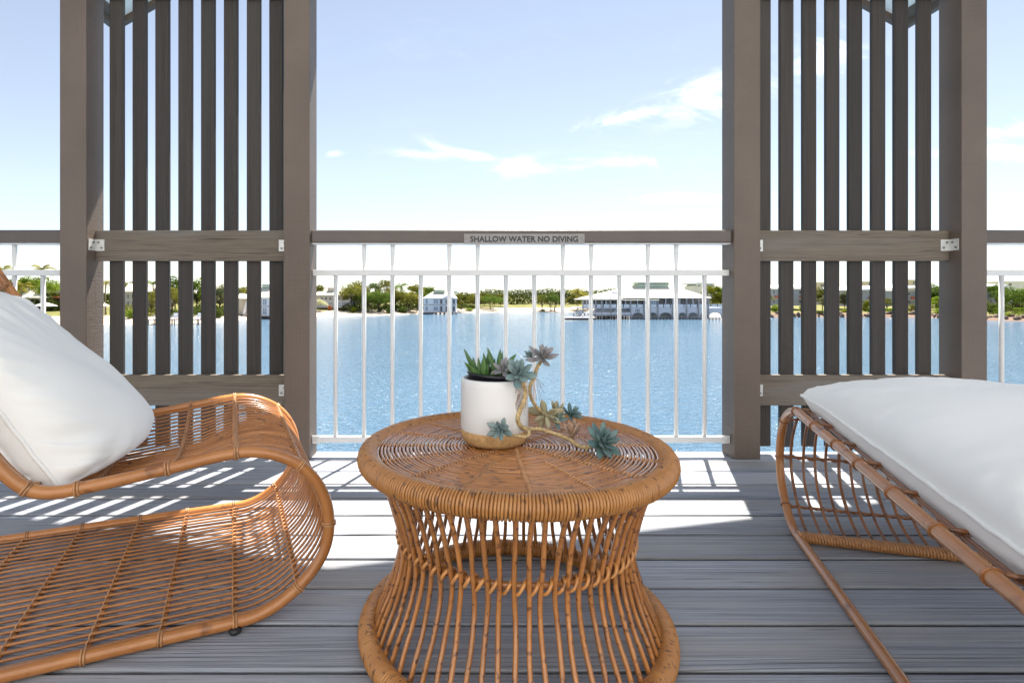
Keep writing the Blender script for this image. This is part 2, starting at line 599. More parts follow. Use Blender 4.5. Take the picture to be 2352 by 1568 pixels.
def bracket(parent, xf, side, z, board_y):
    """L bracket: one leg on the face of the board, the other on the side of the post at xf; side +1 = the board goes to +x from the post"""
    m = MB()
    a, b = sorted((xf, xf + side * 0.042))
    m.box(a, b, board_y - 0.003, board_y, z - 0.026, z + 0.026)
    c, d = sorted((xf, xf + side * 0.003))
    m.box(c, d, board_y - 0.046, board_y - 0.003, z - 0.026, z + 0.026)
    o = m.build('bracket', M['alu'], parent, world_coords=True)
    for (dx, dz) in ((0.016, 0.012), (0.030, -0.012)):
        link('screw', SCREW, o, loc=(xf + side * dx, board_y - 0.003, z + dz), rot=(PI / 2, 0, 0))
    for (dy, dz) in ((0.018, 0.012), (0.034, -0.012)):
        link('screw', SCREW, o, loc=(xf + side * 0.003, board_y - dy, z + dz), rot=(0, PI / 2 * side, 0))


def screen(lab, x0, x1, slats, far_side):
    t = thing('slatted_screen', lab, 'screen', ((x0 + x1) / 2, 2.41, 0), group='slatted timber privacy screens')
    for x in slats:
        o = link('slat', slat_me, t)
        o.location = (x - t.location.x, -t.location.y, random.uniform(-.003, .003))
        o.rotation_euler = (0, random.uniform(-.0006, .0006), 0)
    for (z0, z1) in ((0.891, 1.031), (0.229, 0.369)):
        bev_box('cross_board', x0 + 0.001, x1 - 0.001, 2.402, 2.4265, z0, z1, 0.003, M['board'], t, 2)
        for (xf, side) in ((x0, 1), (x1, -1)):
            bracket(t, xf, side, (z0 + z1) / 2 + (0.002 if side == far_side else 0.0), 2.402)
    bev_box('cross_board', x0 + 0.001, x1 - 0.001, 2.402, 2.4265, 2.10, 2.24, 0.003, M['board'], t, 2)
    return t


screen('slatted timber screen between two brown posts behind the white scatter cushion and S-shaped chair', -1.697, -0.814,
       [-1.652 + 0.032 + 0.1058 * k for k in range(8)], 1)
screen('slatted timber screen between two brown posts behind the rattan daybed and white mattress', 1.3174, 2.2165,
       [1.4137 - 0.032 + 0.1063 * k for k in range(8)], -1)

# ------------------------------------------------------------------ railings
bal_me = MB().tube([(0, 0, 0.09), (0, 0, 0.824)], 0.0097, 12).mesh('baluster', M['white_metal'])
stub_me = MB().tube([(0, 0, 0.848), (0, 0, 0.875), (0.0006, 0, 0.90), (0.001, 0, 0.93), (0.001, 0, 0.9655)], [0.0062, 0.0072, 0.0088, 0.0098, 0.0100], 12).mesh('upper_baluster', M['white_metal'])
BOLT = MB().lathe([(0.006, 0), (0.006, 0.003), (0.004, 0.005)], n=10).mesh('bolt', M['alu'])


def railing(lab, x0, x1, xs, stubs, ends=True):
    t = thing('balcony_railing', lab, 'railing', ((x0 + x1) / 2, 2.39, 0), group='railings along the deck edge')
    bev_box('handrail', x0 + 0.001, x1 - 0.001, 2.358, 2.423, 0.970, 1.028, 0.009, M['handrail'], t, 3)
    bev_box('flat_bar', x0 + 0.002, x1 - 0.002, 2.366, 2.414, 0.9645, 0.9695, 0.001, M['white_metal'], t, 1)
    bev_box('top_rail', x0 + 0.002, x1 - 0.002, 2.382, 2.408, 0.823, 0.849, 0.002, M['white_metal'], t)
    bev_box('bottom_rail', x0 + 0.002, x1 - 0.002, 2.382, 2.408, 0.064, 0.091, 0.002, M['white_metal'], t)
    for i, x in enumerate(xs):
        link('baluster', bal_me, t, loc=(x - t.location.x, 2.395 - t.location.y, 0))
        if i in stubs:
            link('upper_baluster', stub_me, t, loc=(x - t.location.x, 2.395 - t.location.y, 0))
    if ends:
        for (xe, sd) in ((x0, 1), (x1, -1)):
            a, b = sorted((xe + sd * 0.002, xe + sd * 0.036))
            o = bev_box('end_plate', a, b, 2.376, 2.3815, 0.062, 0.098, 0.001, M['white_metal'], t, 1)
            link('bolt', BOLT, o, loc=((a + b) / 2, 2.376, 0.080), rot=(PI / 2, 0, 0))
    return t


cx = [(771 + 65.15 * k - CX) / F * 2.395 for k in range(14)]
railing('white metal balustrade under the brown handrail that carries the shallow water sign', -0.6986, 1.200, cx, {1, 2, 4, 5, 8, 9, 11, 12})
lx = [(33 + 66 * k - CX) / F * 2.395 for k in range(-14, 2)]
railing('short stretch of white railing above the white scatter cushion, beyond the post', -3.6, -1.816, lx, {14, 13, 11, 10, 8, 7}, False)
rx = [2.4475 + 0.1296 * k for k in range(0, 13)]
railing('short stretch of white railing at the picture edge beyond the post behind the mattress', 2.331, 4.2, rx, {1, 2, 4, 5, 7, 8}, False)

# sign on the handrail
sg = thing('warning_sign', 'grey metal plate on the handrail reading SHALLOW WATER NO DIVING', 'sign', (0.263, 2.356, 0.988))
bev_box('sign_plate', -0.008, 0.534, 2.3552, 2.3570, 0.9665, 1.0095, 0.0005, M['sign'], sg, 1)
cu = bpy.data.curves.new('lettering', 'FONT')
cu.body = 'SHALLOW WATER NO DIVING'
cu.size = 0.037
cu.offset = 0.0013
cu.extrude = 0.0004
cu.space_character = 1.04
tmp = bpy.data.objects.new('lettering', cu)
COL.objects.link(tmp)
bpy.context.view_layer.update()
dg = bpy.context.evaluated_depsgraph_get()
tm = bpy.data.meshes.new_from_object(tmp.evaluated_get(dg))
bpy.data.objects.remove(tmp)
xs_ = [v.co.x for v in tm.vertices]
ys_ = [v.co.y for v in tm.vertices]
x0_, x1_, y0_, y1_ = min(xs_), max(xs_), min(ys_), max(ys_)
P0, P1 = at(1080, 556, 2.3548), at(1328, 542, 2.3548)
for v in tm.vertices:
    v.co = Vector((P0.x + (v.co.x - x0_) / (x1_ - x0_) * (P1.x - P0.x), 2.3548 - v.co.z, P0.z + (v.co.y - y0_) / (y1_ - y0_) * (P1.z - P0.z)))
tm.materials.clear()
tm.materials.append(M['sign_text'])
link('lettering', tm, sg, world_coords=True)
for xx in (0.0, 0.526):
    o = link('screw', SCREW, sg, world_coords=True)
    o.location = (xx, 2.3552, 0.988)
    o.rotation_euler = (PI / 2, 0, 0)

# ------------------------------------------------------------------ gable roof over the deck
XL, XR, XA, ZE, YG, YB, PITCHR = -2.10, 2.62, 0.26, 2.315, 3.14, 0.9, 0.56  # unseen rear edge pulled forward to let skylight onto the shaded deck
roof = thing('veranda_roof', 'gabled veranda roof above the deck, its two lower corners showing behind the slats', 'roof', (XA, 0.5, ZE))
for sx, xe in ((-1, XL), (1, XR)):
    ext = abs(xe - XA)
    za = ZE + ext * PITCHR

    def sl(name, x0, x1, y0, y1, d0, d1, mat):
        """slab parallel to the slope between two heights above the barge line"""
        zz = lambda x: ZE + (ext - abs(x - XA)) * PITCHR
        m = MB()
        m.prism([(x0, y0, zz(x0) + d0), (x1, y0, zz(x1) + d0), (x1, y1, zz(x1) + d0), (x0, y1, zz(x0) + d0)],
                [(x0, y0, zz(x0) + d1), (x1, y0, zz(x1) + d1), (x1, y1, zz(x1) + d1), (x0, y1, zz(x0) + d1)])
        return m.build(name, mat, roof, world_coords=True)

    n = 6
    for k in range(n):
        a = xe + (XA - xe) * k / n
        b = xe + (XA - xe) * (k + 1) / n
        a2 = a - sx * (0.036 if k == 0 else 0.002)
        sl('soffit_panel', a2, b + sx * 0.002, YB, YG - 0.034, 0.035, 0.045, M['soffit'])
    sl('roof_sheet', xe + sx * 0.03, XA, YB - 0.05, YG + 0.03, 0.142, 0.165, M['roof_sheet'])
    sl('bargeboard', xe, XA + sx * 0.001, YG - 0.032, YG, 0.0, 0.14, M['fascia'])
    a, b = sorted((xe, xe - sx * 0.034))
    m = MB().box(a, b, YB, YG - 0.033, ZE, ZE + 0.155)
    m.build('eave_fascia', M['fascia'], roof, world_coords=True)
    sl('ceiling_batten', xe - sx * 0.036, xe - sx * 0.075, YB, YG - 0.034, 0.015, 0.034, M['fascia'])
beam = bev_box('veranda_beam', -1.83, 2.345, YP0 + 0.02, YP1 - 0.02, 2.345, 2.48, 0.004, M['post'])
tag(beam, 'brown timber beam across the tops of the veranda posts', 'beam')

# ------------------------------------------------------------------ rattan seats
RW = 0.70


def arc(c, r, a0, a1, n):
    return [(c[0] + r * math.cos(math.radians(a0 + (a1 - a0) * i / n)), c[1] + r * math.sin(math.radians(a0 + (a1 - a0) * i / n))) for i in range(n + 1)]


def dense(prof, step=0.018, closed=False):
    P = smooth_path([Vector((s, 0, z)) for s, z in prof], 10, closed)
    return [(p.x, p.z) for p in P]


def seat_build(root, rails, cane_path, n_canes, crosses, sgn, mats, sag, cane_r=0.0034, rail_r=0.0128, bars=()):
    """two bent rails, canes between them, cross canes with lashing; local x along the seat, local y across"""
    ys = [sgn * RW * (i + 1) / (n_canes + 1) for i in range(n_canes)]
    for (path, closed) in rails:
        for y in (0.0, sgn * RW):
            MB().tube([(s, y, z) for s, z in path], rail_r, 12, closed).build('rail', mats['rail'], root)

    def sg_(s, y):
        f = math.sin(PI * abs(y) / RW)
        return sag(s) * f if sag else 0.0

    for i, y in enumerate(ys):
        jit = random.uniform(-0.0015, 0.0015)
        pts = []
        for j, (s, z) in enumerate(cane_path):
            d = sg_(s, y) if z > 0.25 else 0.0
            pts.append((s, y + jit + 0.0009 * math.sin(j * 0.13 + i * 2.1), z - d + 0.0008 * math.sin(j * 0.11 + i)))
        MB().tube(pts, cane_r * random.uniform(0.9, 1.08), 6).build('cane', mats['cane'], root)
    for (s, z) in crosses:
        k = min(range(len(cane_path)), key=lambda q: (cane_path[q][0] - s) ** 2 + (cane_path[q][1] - z) ** 2)
        k = min(max(k, 1), len(cane_path) - 2)
        c = Vector((cane_path[k][0], 0, cane_path[k][1]))
        a, b = cane_path[k - 1], cane_path[k + 1]
        tg = Vector((b[0] - a[0], 0, b[1] - a[1])).normalized()
        nr = Vector((-tg.z, 0, tg.x))
        inside = -nr
        sagy = lambda y: Vector((0, 0, -(sg_(c.x, y) if c.z > 0.25 else 0.0)))
        bar = [c + inside * 0.0065 + Vector((0, sgn * RW * q / 16, 0)) + sagy(RW * q / 16) for q in range(17)]
        cr = MB().tube(bar, 0.0042, 6).build('cross_cane', mats['cane'], root)
        turns, seg = n_canes + 1, 8
        hel = []
        for q in range(turns * seg + 1):
            y = RW * q / (turns * seg)
            ph = 2 * PI * q / seg + 0.5
            hel.append(c + Vector((0, sgn * y, 0)) + sagy(y) + inside * 0.003 + nr * (0.0070 * math.cos(ph)) + tg * (0.0056 * math.sin(ph)))
        MB().tube(hel, 0.0021, 5).build('lashing', mats['bind'], cr)
        # clamp bands on both rails
        for y in (0.0, sgn * RW):
            p = None
            best = 9
            for (path, cl) in rails:
                for q in range(len(path)):
                    dd = (path[q][0] - s) ** 2 + (path[q][1] - z) ** 2
                    if dd < best:
                        best, p, pa, pb = dd, path[q], path[q - 1], path[(q + 1) % len(path)]
            t2 = Vector((pb[0] - pa[0], 0, pb[1] - pa[1])).normalized()
            n2 = Vector((-t2.z, 0, t2.x))
            m = MB()
            for off in mats.get('rings', (-0.0027, 0.0027)):
                cc = Vector((p[0], y, p[1])) + t2 * off
                m.tube([cc + n2 * (rail_r * math.cos(a_) * 1.06) + Vector((0, 1, 0)) * (rail_r * math.sin(a_) * 1.06) for a_ in [2 * PI * q / 14 for q in range(14)]], 0.0025, 6, True)
            m.build('rail_band', mats['bind'], root)


mats = {'rail': M['rail_cane'], 'cane': M['cane'], 'bind': M['binding']}
curl = [(0.0, 0.0145), (0.045, 0.018), (0.09, 0.034), (0.132, 0.062), (0.168, 0.098), (0.192, 0.14), (0.201, 0.19), (0.194, 0.245), (0.172, 0.295),
        (0.135, 0.338), (0.085, 0.367), (0.03, 0.381)]
seat_part = [(-0.03, 0.379), (-0.12, 0.366), (-0.2, 0.355), (-0.27, 0.347), (-0.325, 0.345), (-0.365, 0.361), (-0.405, 0.408)]
back_part = [(-0.45, 0.485), (-0.51, 0.59), (-0.575, 0.70), (-0.64, 0.81), (-0.69, 0.895), (-0.725, 0.945)]
floor_part = [(-0.93, 0.0155), (-0.8, 0.0145), (-0.65, 0.0145), (-0.5, 0.0145), (-0.35, 0.0145), (-0.2, 0.0145), (-0.09, 0.0145)]
strut = [(-0.77, 0.975), (-0.82, 0.972), (-0.86, 0.935), (-0.90, 0.8), (-0.945, 0.55), (-0.985, 0.28), (-1.0, 0.12), (-0.985, 0.045)]
loop = dense(floor_part + curl + seat_part + back_part + strut, closed=True)
canes = dense(floor_part + curl + seat_part + back_part)
chair = thing('rattan_chair', 'S-shaped rattan lounge chair with curled runners, holding the white scatter cushion', 'chair', (-0.502, 1.14, 0), rotz=math.atan2(0.407, 0.914))
crosses = [(-0.14 * k, 0.0145) for k in range(0, 7)] + [(0.134, 0.062), (0.2, 0.195), (0.135, 0.338), (0.0, 0.381), (-0.13, 0.365), (-0.28, 0.346),
           (-0.36, 0.36), (-0.45, 0.485), (-0.53, 0.625), (-0.61, 0.76), (-0.69, 0.895)]
seat_build(chair, [(loop, True)], canes, 26, crosses, 1, mats, lambda s: 0.055 * (1.0 if s < -0.08 else max(0, 1 - (s + 0.08) / 0.22)))
for (s, y) in ((0.0, 0.0), (0.0, RW), (-0.84, 0.0), (-0.84, RW)):
    o = MB().lathe([(0.010, 0), (0.013, 0.003), (0.013, 0.009), (0.008, 0.012)], n=14).build('foot', M['rubber'], chair)
    o.location = (s, y - 0.012, 0.0)
for o in chair.children:
    if o.name.startswith('foot'): continue
    o.location.z += 0.002

# daybed on the right
d_floor = [(-1.05, 0.0145), (-0.8, 0.0145), (-0.5, 0.0145), (-0.25, 0.0145), (-0.09, 0.0145)]
d_seat = [(-0.03, 0.380), (-0.2, 0.371), (-0.45, 0.357), (-0.7, 0.342), (-0.95, 0.33), (-1.07, 0.328)]
d_end = [(-1.17, 0.31), (-1.235, 0.25), (-1.255, 0.17), (-1.235, 0.09), (-1.17, 0.03)]
dloop = dense(d_floor + curl + d_seat + d_end, closed=True)
dcanes = dense([(0.0, 0.0145)] + curl[1:] + d_seat + d_end[:4])
bed = thing('rattan_daybed', 'low rattan daybed on bent runners under the white mattress', 'daybed', (0.983, 1.548, 0), rotz=math.atan2(0.956, 0.294))
mats2 = {'rail': M['rail_cane'], 'cane': M['cane_dark'], 'bind': M['cane_dark'], 'rings': (0.0,)}
dcross = [(0.134, 0.062), (0.2, 0.195), (0.15, 0.325), (0.02, 0.381)] + [(-0.147 - 0.1415 * k, 0.372 - 0.0075 * k) for k in range(7)]
seat_build(bed, [(dloop, True)], dcanes, 20, dcross, -1, mats2, lambda s: 0.014 * min(1, max(0, (0.04 - s) / 0.25)), 0.0047, 0.0124)
# wrapped floor bar
bar = MB().tube([(0.0, 0.0, 0.0165), (0.0, -RW, 0.0165)], 0.010, 10).build('floor_bar', M['rail_cane'], bed)
hel = []
turns = 92
for q in range(turns * 8 + 1):
    y = RW * q / (turns * 8)
    ph = 2 * PI * q / 8
    hel.append((0.0138 * math.cos(ph), -y, 0.0165 + 0.0138 * math.sin(ph)))
MB().tube(hel, 0.0037, 5).build('wrapping', M['binding'], bar)


# ------------------------------------------------------------------ cushions
def cushion(name, lab, cat, origin, ax, ay, az, W, L, T, seed, pinch=0.05, power=0.5, wr=0.006, heavy=0.0, taper=0.0, drop=0.0, round_top=0.0, res=84):
    """ax, ay span the seam plane, az is the puffed direction"""
    origin, ax, ay, az = Vector(origin), Vector(ax).normalized(), Vector(ay).normalized(), Vector(az).normalized()
    th = thing(name, lab, cat, origin)
    off = Vector((seed * 3.1, seed * 1.7, 0))

    def seam(u, v):
        x = W / 2 * u * (1 - pinch * (1 - v * v) * u * u)
        y = L / 2 * v * (1 - pinch * (1 - u * u) * v * v)
        if v > 0:
            k = 1 - round_top * (u * u * v * v) ** 2
            x *= k
            y *= k
        z = 0.006 * noise.noise(Vector((x * 4, y * 4, seed))) + 0.0022 * (1 - min(1, 4 * (1 - max(abs(u), abs(v)))))*noise.noise(Vector((x * 22, y * 22, seed + 5)))
        return x, y, z

    def surf(u, v, sd):
        x, y, z = seam(u, v)
        vv = v + heavy * (1 - v * v)
        e = max(0.0, 1 - u * u) * max(0.0, 1 - vv * vv)
        p = e ** power
        # creases that run in from the seam
        eu, ev = 1 - abs(u), 1 - abs(v)
        near = math.exp(-min(eu, ev) * 7.0) * (1 - math.exp(-min(eu, ev) * 40))
        along = y if eu < ev else x
        cr = near * wr * 1.5 * (0.5 - 2.2 * abs(noise.noise(Vector((along * 17 + off.x, min(eu, ev) * 2.2, seed + sd)))))
        cr += near * wr * 1.1 * noise.noise(Vector((along * 62 - off.x, min(eu, ev) * 3.0 + 7, seed - sd)))
        corner = math.exp(-((eu * eu + ev * ev) * 5.0))
        cr += corner * wr * 2.6 * noise.noise(Vector(((x - y * (1 if u * v > 0 else -1)) * 16, (x + y) * 2, seed * 2 + sd))) * (1 - math.exp(-min(eu, ev) * 30))
        soft = wr * 1.5 * noise.noise(Vector((x * 4.5, y * 4.5, seed + 3 * sd))) * p
        fold = wr * 0.9 * noise.noise(Vector((x * 5 + y * 7, (y - x) * 2.0, seed + 9))) * p
        return origin + ax * x + ay * (y - (drop * p if sd > 0 else 0.0)) + az * (z + sd * (T * p * (1 - taper * v)) + cr + soft + fold)

    def g(i):
        t = -1 + 2 * i / res
        return math.copysign(1 - (1 - abs(t)) ** 1.55, t)

    m = MB()
    for sd in (1, -1):
        b = len(m.v)
        for i in range(res + 1):
            for j in range(res + 1):
                m.v.append(surf(g(i), g(j), sd))
        for i in range(res):
            for j in range(res):
                q = (b + i * (res + 1) + j, b + (i + 1) * (res + 1) + j, b + (i + 1) * (res + 1) + j + 1, b + i * (res + 1) + j + 1)
                m.f.append(q if sd > 0 else tuple(reversed(q)))
                m.s.append(True)
    m.build('cover', M['fabric'], th, world_coords=True)
    ring = []
    N = 80
    for k in range(4):
        for q in range(N):
            t = -1 + 2 * q / N
            u, v = ((t, -1), (1, t), (-t, 1), (-1, -t))[k]
            x, y, z = seam(u, v)
            ring.append(origin + ax * x * 1.004 + ay * y * 1.004 + az * z)
    MB().tube(ring, 0.0042, 8, True).build('piping', M['fabric'], th, world_coords=True)
    return th


U = Vector((0.914, 0.407, 0)); N_ = Vector((-0.407, 0.914, 0)); O_ = Vector((-0.502, 1.14, 0))
lean = (U * -0.53 + Vector((0, 0, 0.848))).normalized()
face = (U * 0.848 + Vector((0, 0, 0.53))).normalized()
c0 = O_ + U * -0.332 + N_ * 0.345 + Vector((0, 0, 0.356)) + lean * 0.222
cushion('scatter_cushion', 'plump white piped cushion leaning on the back of the S-shaped rattan chair', 'cushion', c0, N_, lean, face, 0.60, 0.475, 0.130, 3.0, 0.06, 0.42, 0.0115, 0.25, 0.12, 0.135, 0.16)
U2 = Vector((0.294, 0.956, 0)); N2 = Vector((0.956, -0.294, 0)); O2 = Vector((0.983, 1.548, 0))
slope = (U2 + Vector((0, 0, 0.055))).normalized()
upn = (Vector((0, 0, 1)) - slope * slope.z).normalized()
c1 = O2 + U2 * (-0.50) + N2 * 0.375 + Vector((0, 0, 0.425 - 0.055 * 0.55))
cushion('mattress', 'thick white piped mattress cushion lying on the rattan daybed', 'mattress', c1, N2, slope, upn, 0.70, 1.12, 0.122, 8.0, 0.03, 0.32, 0.0065)

# ------------------------------------------------------------------ rattan table
TX, TY, TZ = 0.107, 1.157, 0.394
tab = thing('rattan_table', 'round woven rattan coffee table with an hourglass base, the white pot on its top', 'table', (TX, TY, 0))


def wrapped_ring(name, R, z, r, wire, mat_core, parent, seed):
    core = MB().tube([(R * math.cos(2 * PI * k / 96), R * math.sin(2 * PI * k / 96), z) for k in range(96)], r, 12, True).build(name, mat_core, parent)
    rnd = random.Random(seed)
    nt = int(2 * PI * R / (wire * 2.02))
    seg = 14
    hel = []
    for q in range(nt * seg):
        k = q / seg
        th = 2 * PI * k / nt + 0.0035 * noise.noise(Vector((k * 0.37, seed, 0))) + 0.0016 * noise.noise(Vector((k * 2.3, seed, 4)))
        ph = 2 * PI * (q % seg) / seg
        rr = r + wire * 0.75 + 0.0011 * noise.noise(Vector((k * 0.9, math.cos(ph) * 1.2, seed)))
        hel.append(((R + rr * math.cos(ph)) * math.cos(th), (R + rr * math.cos(ph)) * math.sin(th), z + rr * math.sin(ph)))
    MB().tube(hel, wire, 6, True).build('wrapping', M['table_wrap'], core)
    return core


wrapped_ring('rim', 0.3175, 0.385, 0.0178, 0.0029, M['table_wrap'], tab, 1)
wrapped_ring('base_ring', 0.3175, 0.0215, 0.0168, 0.0029, M['table_wrap'], tab, 2)
for k in range(36):
    R = 0.020 + 0.00795 * k
    z = TZ + random.uniform(-0.0006, 0.0006)
    ph = random.uniform(0, 6)
    pts = []
    for q in range(90):
        a = 2 * PI * q / 90
        dr = 0.0006 * math.sin(3 * a + ph) + 0.0005 * math.sin(7 * a + 2 * ph)
        pts.append(((R + dr) * math.cos(a), (R + dr) * math.sin(a), z + 0.0004 * math.sin(5 * a + ph)))
    MB().tube(pts, 0.0034, 6, True).build('ring_cane', M['table_cane'], tab)
hub = MB().lathe([(0.016, -0.004), (0.017, 0.0), (0.012, 0.003), (0.002, 0.0035)], n=20).build('hub', M['table_cane'], tab)
hub.location = (0, 0, TZ)
for k in range(16):
    a = PI / 2 * 3 + 2 * PI * k / 16
    r0 = 0.03 if k % 2 == 0 else 0.13
    d = Vector((math.cos(a), math.sin(a), 0)); s_ = Vector((-d.y, d.x, 0))
    sp = MB().tube([d * r0 + Vector((0, 0, TZ - 0.0085)), d * 0.306 + Vector((0, 0, TZ - 0.0085))], 0.005, 6).build('spoke', M['table_cane'], tab)
    nn = int((0.304 - r0) / 0.00795)
    hel = []
    for q in range(nn * 6 + 1):
        r = r0 + (0.304 - r0) * q / (nn * 6)
        p_ = 2 * PI * q / 6
        hel.append(d * r + s_ * (0.0046 * math.sin(p_)) + Vector((0, 0, TZ - 0.0015 + 0.0062 * math.cos(p_))))
    MB().tube(hel, 0.0021, 5).build('lashing', M['binding'], sp)
prof = smooth_path([(0.300, 0, 0.376), (0.289, 0, 0.345), (0.270, 0, 0.295), (0.256, 0, 0.245), (0.2495, 0, 0.205), (0.253, 0, 0.165), (0.268, 0, 0.115), (0.288, 0, 0.070), (0.303, 0, 0.028)], 4)
stakes = []
for v in range(3):
    stakes.append(MB().tube([p + Vector((0.0008 * math.sin(i * .6 + v), 0.0015 * math.sin(i * 0.35 + 2 * v), 0)) for i, p in enumerate(prof)], 0.0050, 7).mesh('stake', M['table_cane']))
NS = 66
for k in range(NS):
    link('stake', stakes[k % 3], tab, rot=(0, 0, 2 * PI * (k + 0.5) / NS + random.uniform(-0.008, 0.008)))
RH, ZH = 0.2405, 0.218
hoop = MB().tube([(RH * math.cos(2 * PI * q / 90), RH * math.sin(2 * PI * q / 90), ZH) for q in range(90)], 0.0062, 8, True).build('waist_hoop', M['table_cane'], tab)
hel = []
seg = 14
for q in range(NS * seg):
    th = 2 * PI * q / (NS * seg) + 0.012 * math.sin(2 * PI * q / seg)
    ph = 2 * PI * q / seg
    rr = RH + 0.0045 + 0.0125 * math.cos(ph)
    hel.append((rr * math.cos(th), rr * math.sin(th), ZH + 0.0118 * math.sin(ph)))
MB().tube(hel, 0.0034, 6, True).build('lashing', M['table_wrap'], hoop)
for a in (0.7, 2.3, 3.9, 5.5):
    o = MB().lathe([(0.012, 0), (0.012, 0.004)], n=12).build('glide', M['rubber'], tab)
    o.location = (0.3175 * math.cos(a), 0.3175 * math.sin(a), 0)

# ------------------------------------------------------------------ pot and plants
POT_SCALE = 1.045
PXc, PYc, PZ0 = 0.064, 1.175, TZ + 0.0042
pot = thing('plant_pot', 'white glazed pot with a bare clay base standing on the rattan table', 'pot', (PXc, PYc, PZ0))
R = 0.0748
MB().lathe([(R - 0.0012, 0.0312), (R, 0.034), (R, 0.08), (R - 0.0003, 0.125), (R - 0.0012, 0.135), (R - 0.003, 0.1385), (R - 0.0055, 0.1395), (R - 0.0075, 0.138), (R - 0.009, 0.12), (R - 0.010, 0.05)],
           n=64, capb=False, capt=True).build('glazed_body', M['ceramic'], pot)
MB().lathe([(0.050, 0.0), (0.060, 0.001), (0.066, 0.004), (0.0708, 0.010), (0.0734, 0.019), (R - 0.0004, 0.0315), (R - 0.002, 0.0325)], n=64).build('clay_base', M['clay'], pot)
npot = MB().lathe([(0.056, 0.055), (0.0620, 0.135), (0.0625, 0.146), (0.0655, 0.147), (0.0658, 0.151), (0.0635, 0.1525), (0.0610, 0.151), (0.060, 0.143)], n=56, capb=True, capt=False).build('nursery_pot', M['nursery'], pot)
pot.scale = (1.01, 1.01, POT_SCALE)
npot.location = (-0.003, 0.002, 0)
npot.rotation_euler = (0.03, 0.05, 0)
sl_ = MB().lathe([(0.0605, 0.138), (0.05, 0.1405), (0.03, 0.142), (0.004, 0.1415)], n=40, capb=False).build('soil', M['soil'], pot)


def leaf_mesh(name, mat, width=0.43, thick=0.2, bend=0.18, point=0.55, base=0.5):
    """one fat leaf of length 1 along x"""
    m = MB()
    rows, n = 9, 8
    b = 0
    for i in range(rows):
        t = i / (rows - 1)
        wv = (base + (1 - base) * min(1, t / point)) if t < point else math.cos((t - point) / (1 - point) * PI / 2) ** 0.75
        wv = max(wv, 0.04)
        for k in range(n):
            a = 2 * PI * k / n
            zz = math.sin(a) * thick / 2 * wv
            if zz > 0: zz *= 0.55
            m.v.append(Vector((t, math.cos(a) * width / 2 * wv, bend * t * t + zz)))
    for i in range(rows - 1):
        for k in range(n):
            l = (k + 1) % n
            m.f.append((i * n + k, i * n + l, (i + 1) * n + l, (i + 1) * n + k))
            m.s.append(True)
    m.f.append(tuple(reversed(range(n))))
    m.f.append(tuple((rows - 1) * n + k for k in range(n)))
    m.s += [False, False]
    return m.mesh(name, mat)


LEAF = {k: leaf_mesh('leaf', M['leaf_' + k]) for k in ('blue', 'teal', 'mauve', 'pale', 'pink')}
STRAP = leaf_mesh('leaf', M['leaf_green'], 0.22, 0.07, -0.05, 0.42, 0.6)


def zp(x, y, Y):
    """pixel of the enlarged pot view to a point Y metres ahead"""
    return at(1034.8 + x * 0.198, 771.4 + y * 0.198, Y)


trail = thing('trailing_succulent', 'trailing succulent with grey-blue rosettes spilling over the pot rim onto the table', 'plant', (PXc + 0.05, PYc - 0.03, PZ0 + 0.14))


def rosette(p, facing, r, kind, n=16, spread=(75, 8), seed=0):
    rd = random.Random(seed)
    r *= 1.2
    q = Vector(facing).normalized().to_track_quat('Z', 'Y')
    core = MB().lathe([(0.0, -0.3), (0.10, -0.2), (0.12, 0.0), (0.07, 0.14), (0.0, 0.2)], n=8, capb=False, capt=False)
    o = link('rosette', core.mesh('rosette', M['leaf_' + kind]), trail)
    o.location = Vector(p) - trail.location
    o.rotation_mode = 'QUATERNION'
    o.rotation_quaternion = q
    o.scale = (r, r, r)
    for k in range(n):
        f = k / (n - 1)
        el = math.radians(spread[0] + (spread[1] - spread[0]) * f ** 0.8 + rd.uniform(-7, 7))
        L = (0.50 + 0.55 * f ** 0.7) * rd.uniform(0.88, 1.08)
        lf = link('leaf', LEAF[kind], o)
        lf.rotation_euler = (0, -el, k * 2.39996 + rd.uniform(-0.12, 0.12))
        lf.location = (0, 0, 0.12 - 0.22 * f)
        lf.scale = (L, L * rd.uniform(0.9, 1.15) * (0.85 + 0.15 * f), L)
    return o


rosette(zp(610, 385, 1.13), (-0.15, -0.8, 0.55), 0.0225, 'mauve', 13, (70, 0), 1)
rosette(zp(795, 440, 1.10), (0.0, -0.85, 0.55), 0.033, 'blue', 16, (72, 4), 2)
rosette(zp(1068, 240, 1.165), (0.25, -0.55, 0.8), 0.031, 'mauve', 18, (72, -12), 3)
rosette(zp(930, 235, 1.20), (-0.3, -0.2, 0.9), 0.019, 'blue', 10, (70, 5), 4)
rosette(zp(580, 1085, 1.078), (-0.45, -0.85, 0.25), 0.026, 'blue', 14, (72, 2), 5)
rosette(zp(1110, 915, 1.215), (0.1, -0.75, -0.1), 0.036, 'pale', 10, (45, -10), 6)
rosette(zp(1240, 960, 1.225), (0.35, -0.6, 0.5), 0.028, 'blue', 10, (60, -5), 7)
rosette(zp(1225, 870, 1.23), (0.2, -0.2, 0.9), 0.026, 'pale', 7, (75, 40), 17)
rosette(zp(1400, 915, 1.235), (0.5, -0.45, 0.7), 0.026, 'teal', 15, (72, 5), 8)
rosette(zp(1410, 1150, 1.155), (-0.1, -0.3, 0.9), 0.038, 'pink', 6, (78, 55), 9)
rosette(zp(1760, 1235, 1.092), (0.35, -0.62, 0.62), 0.041, 'teal', 22, (70, -8), 10)


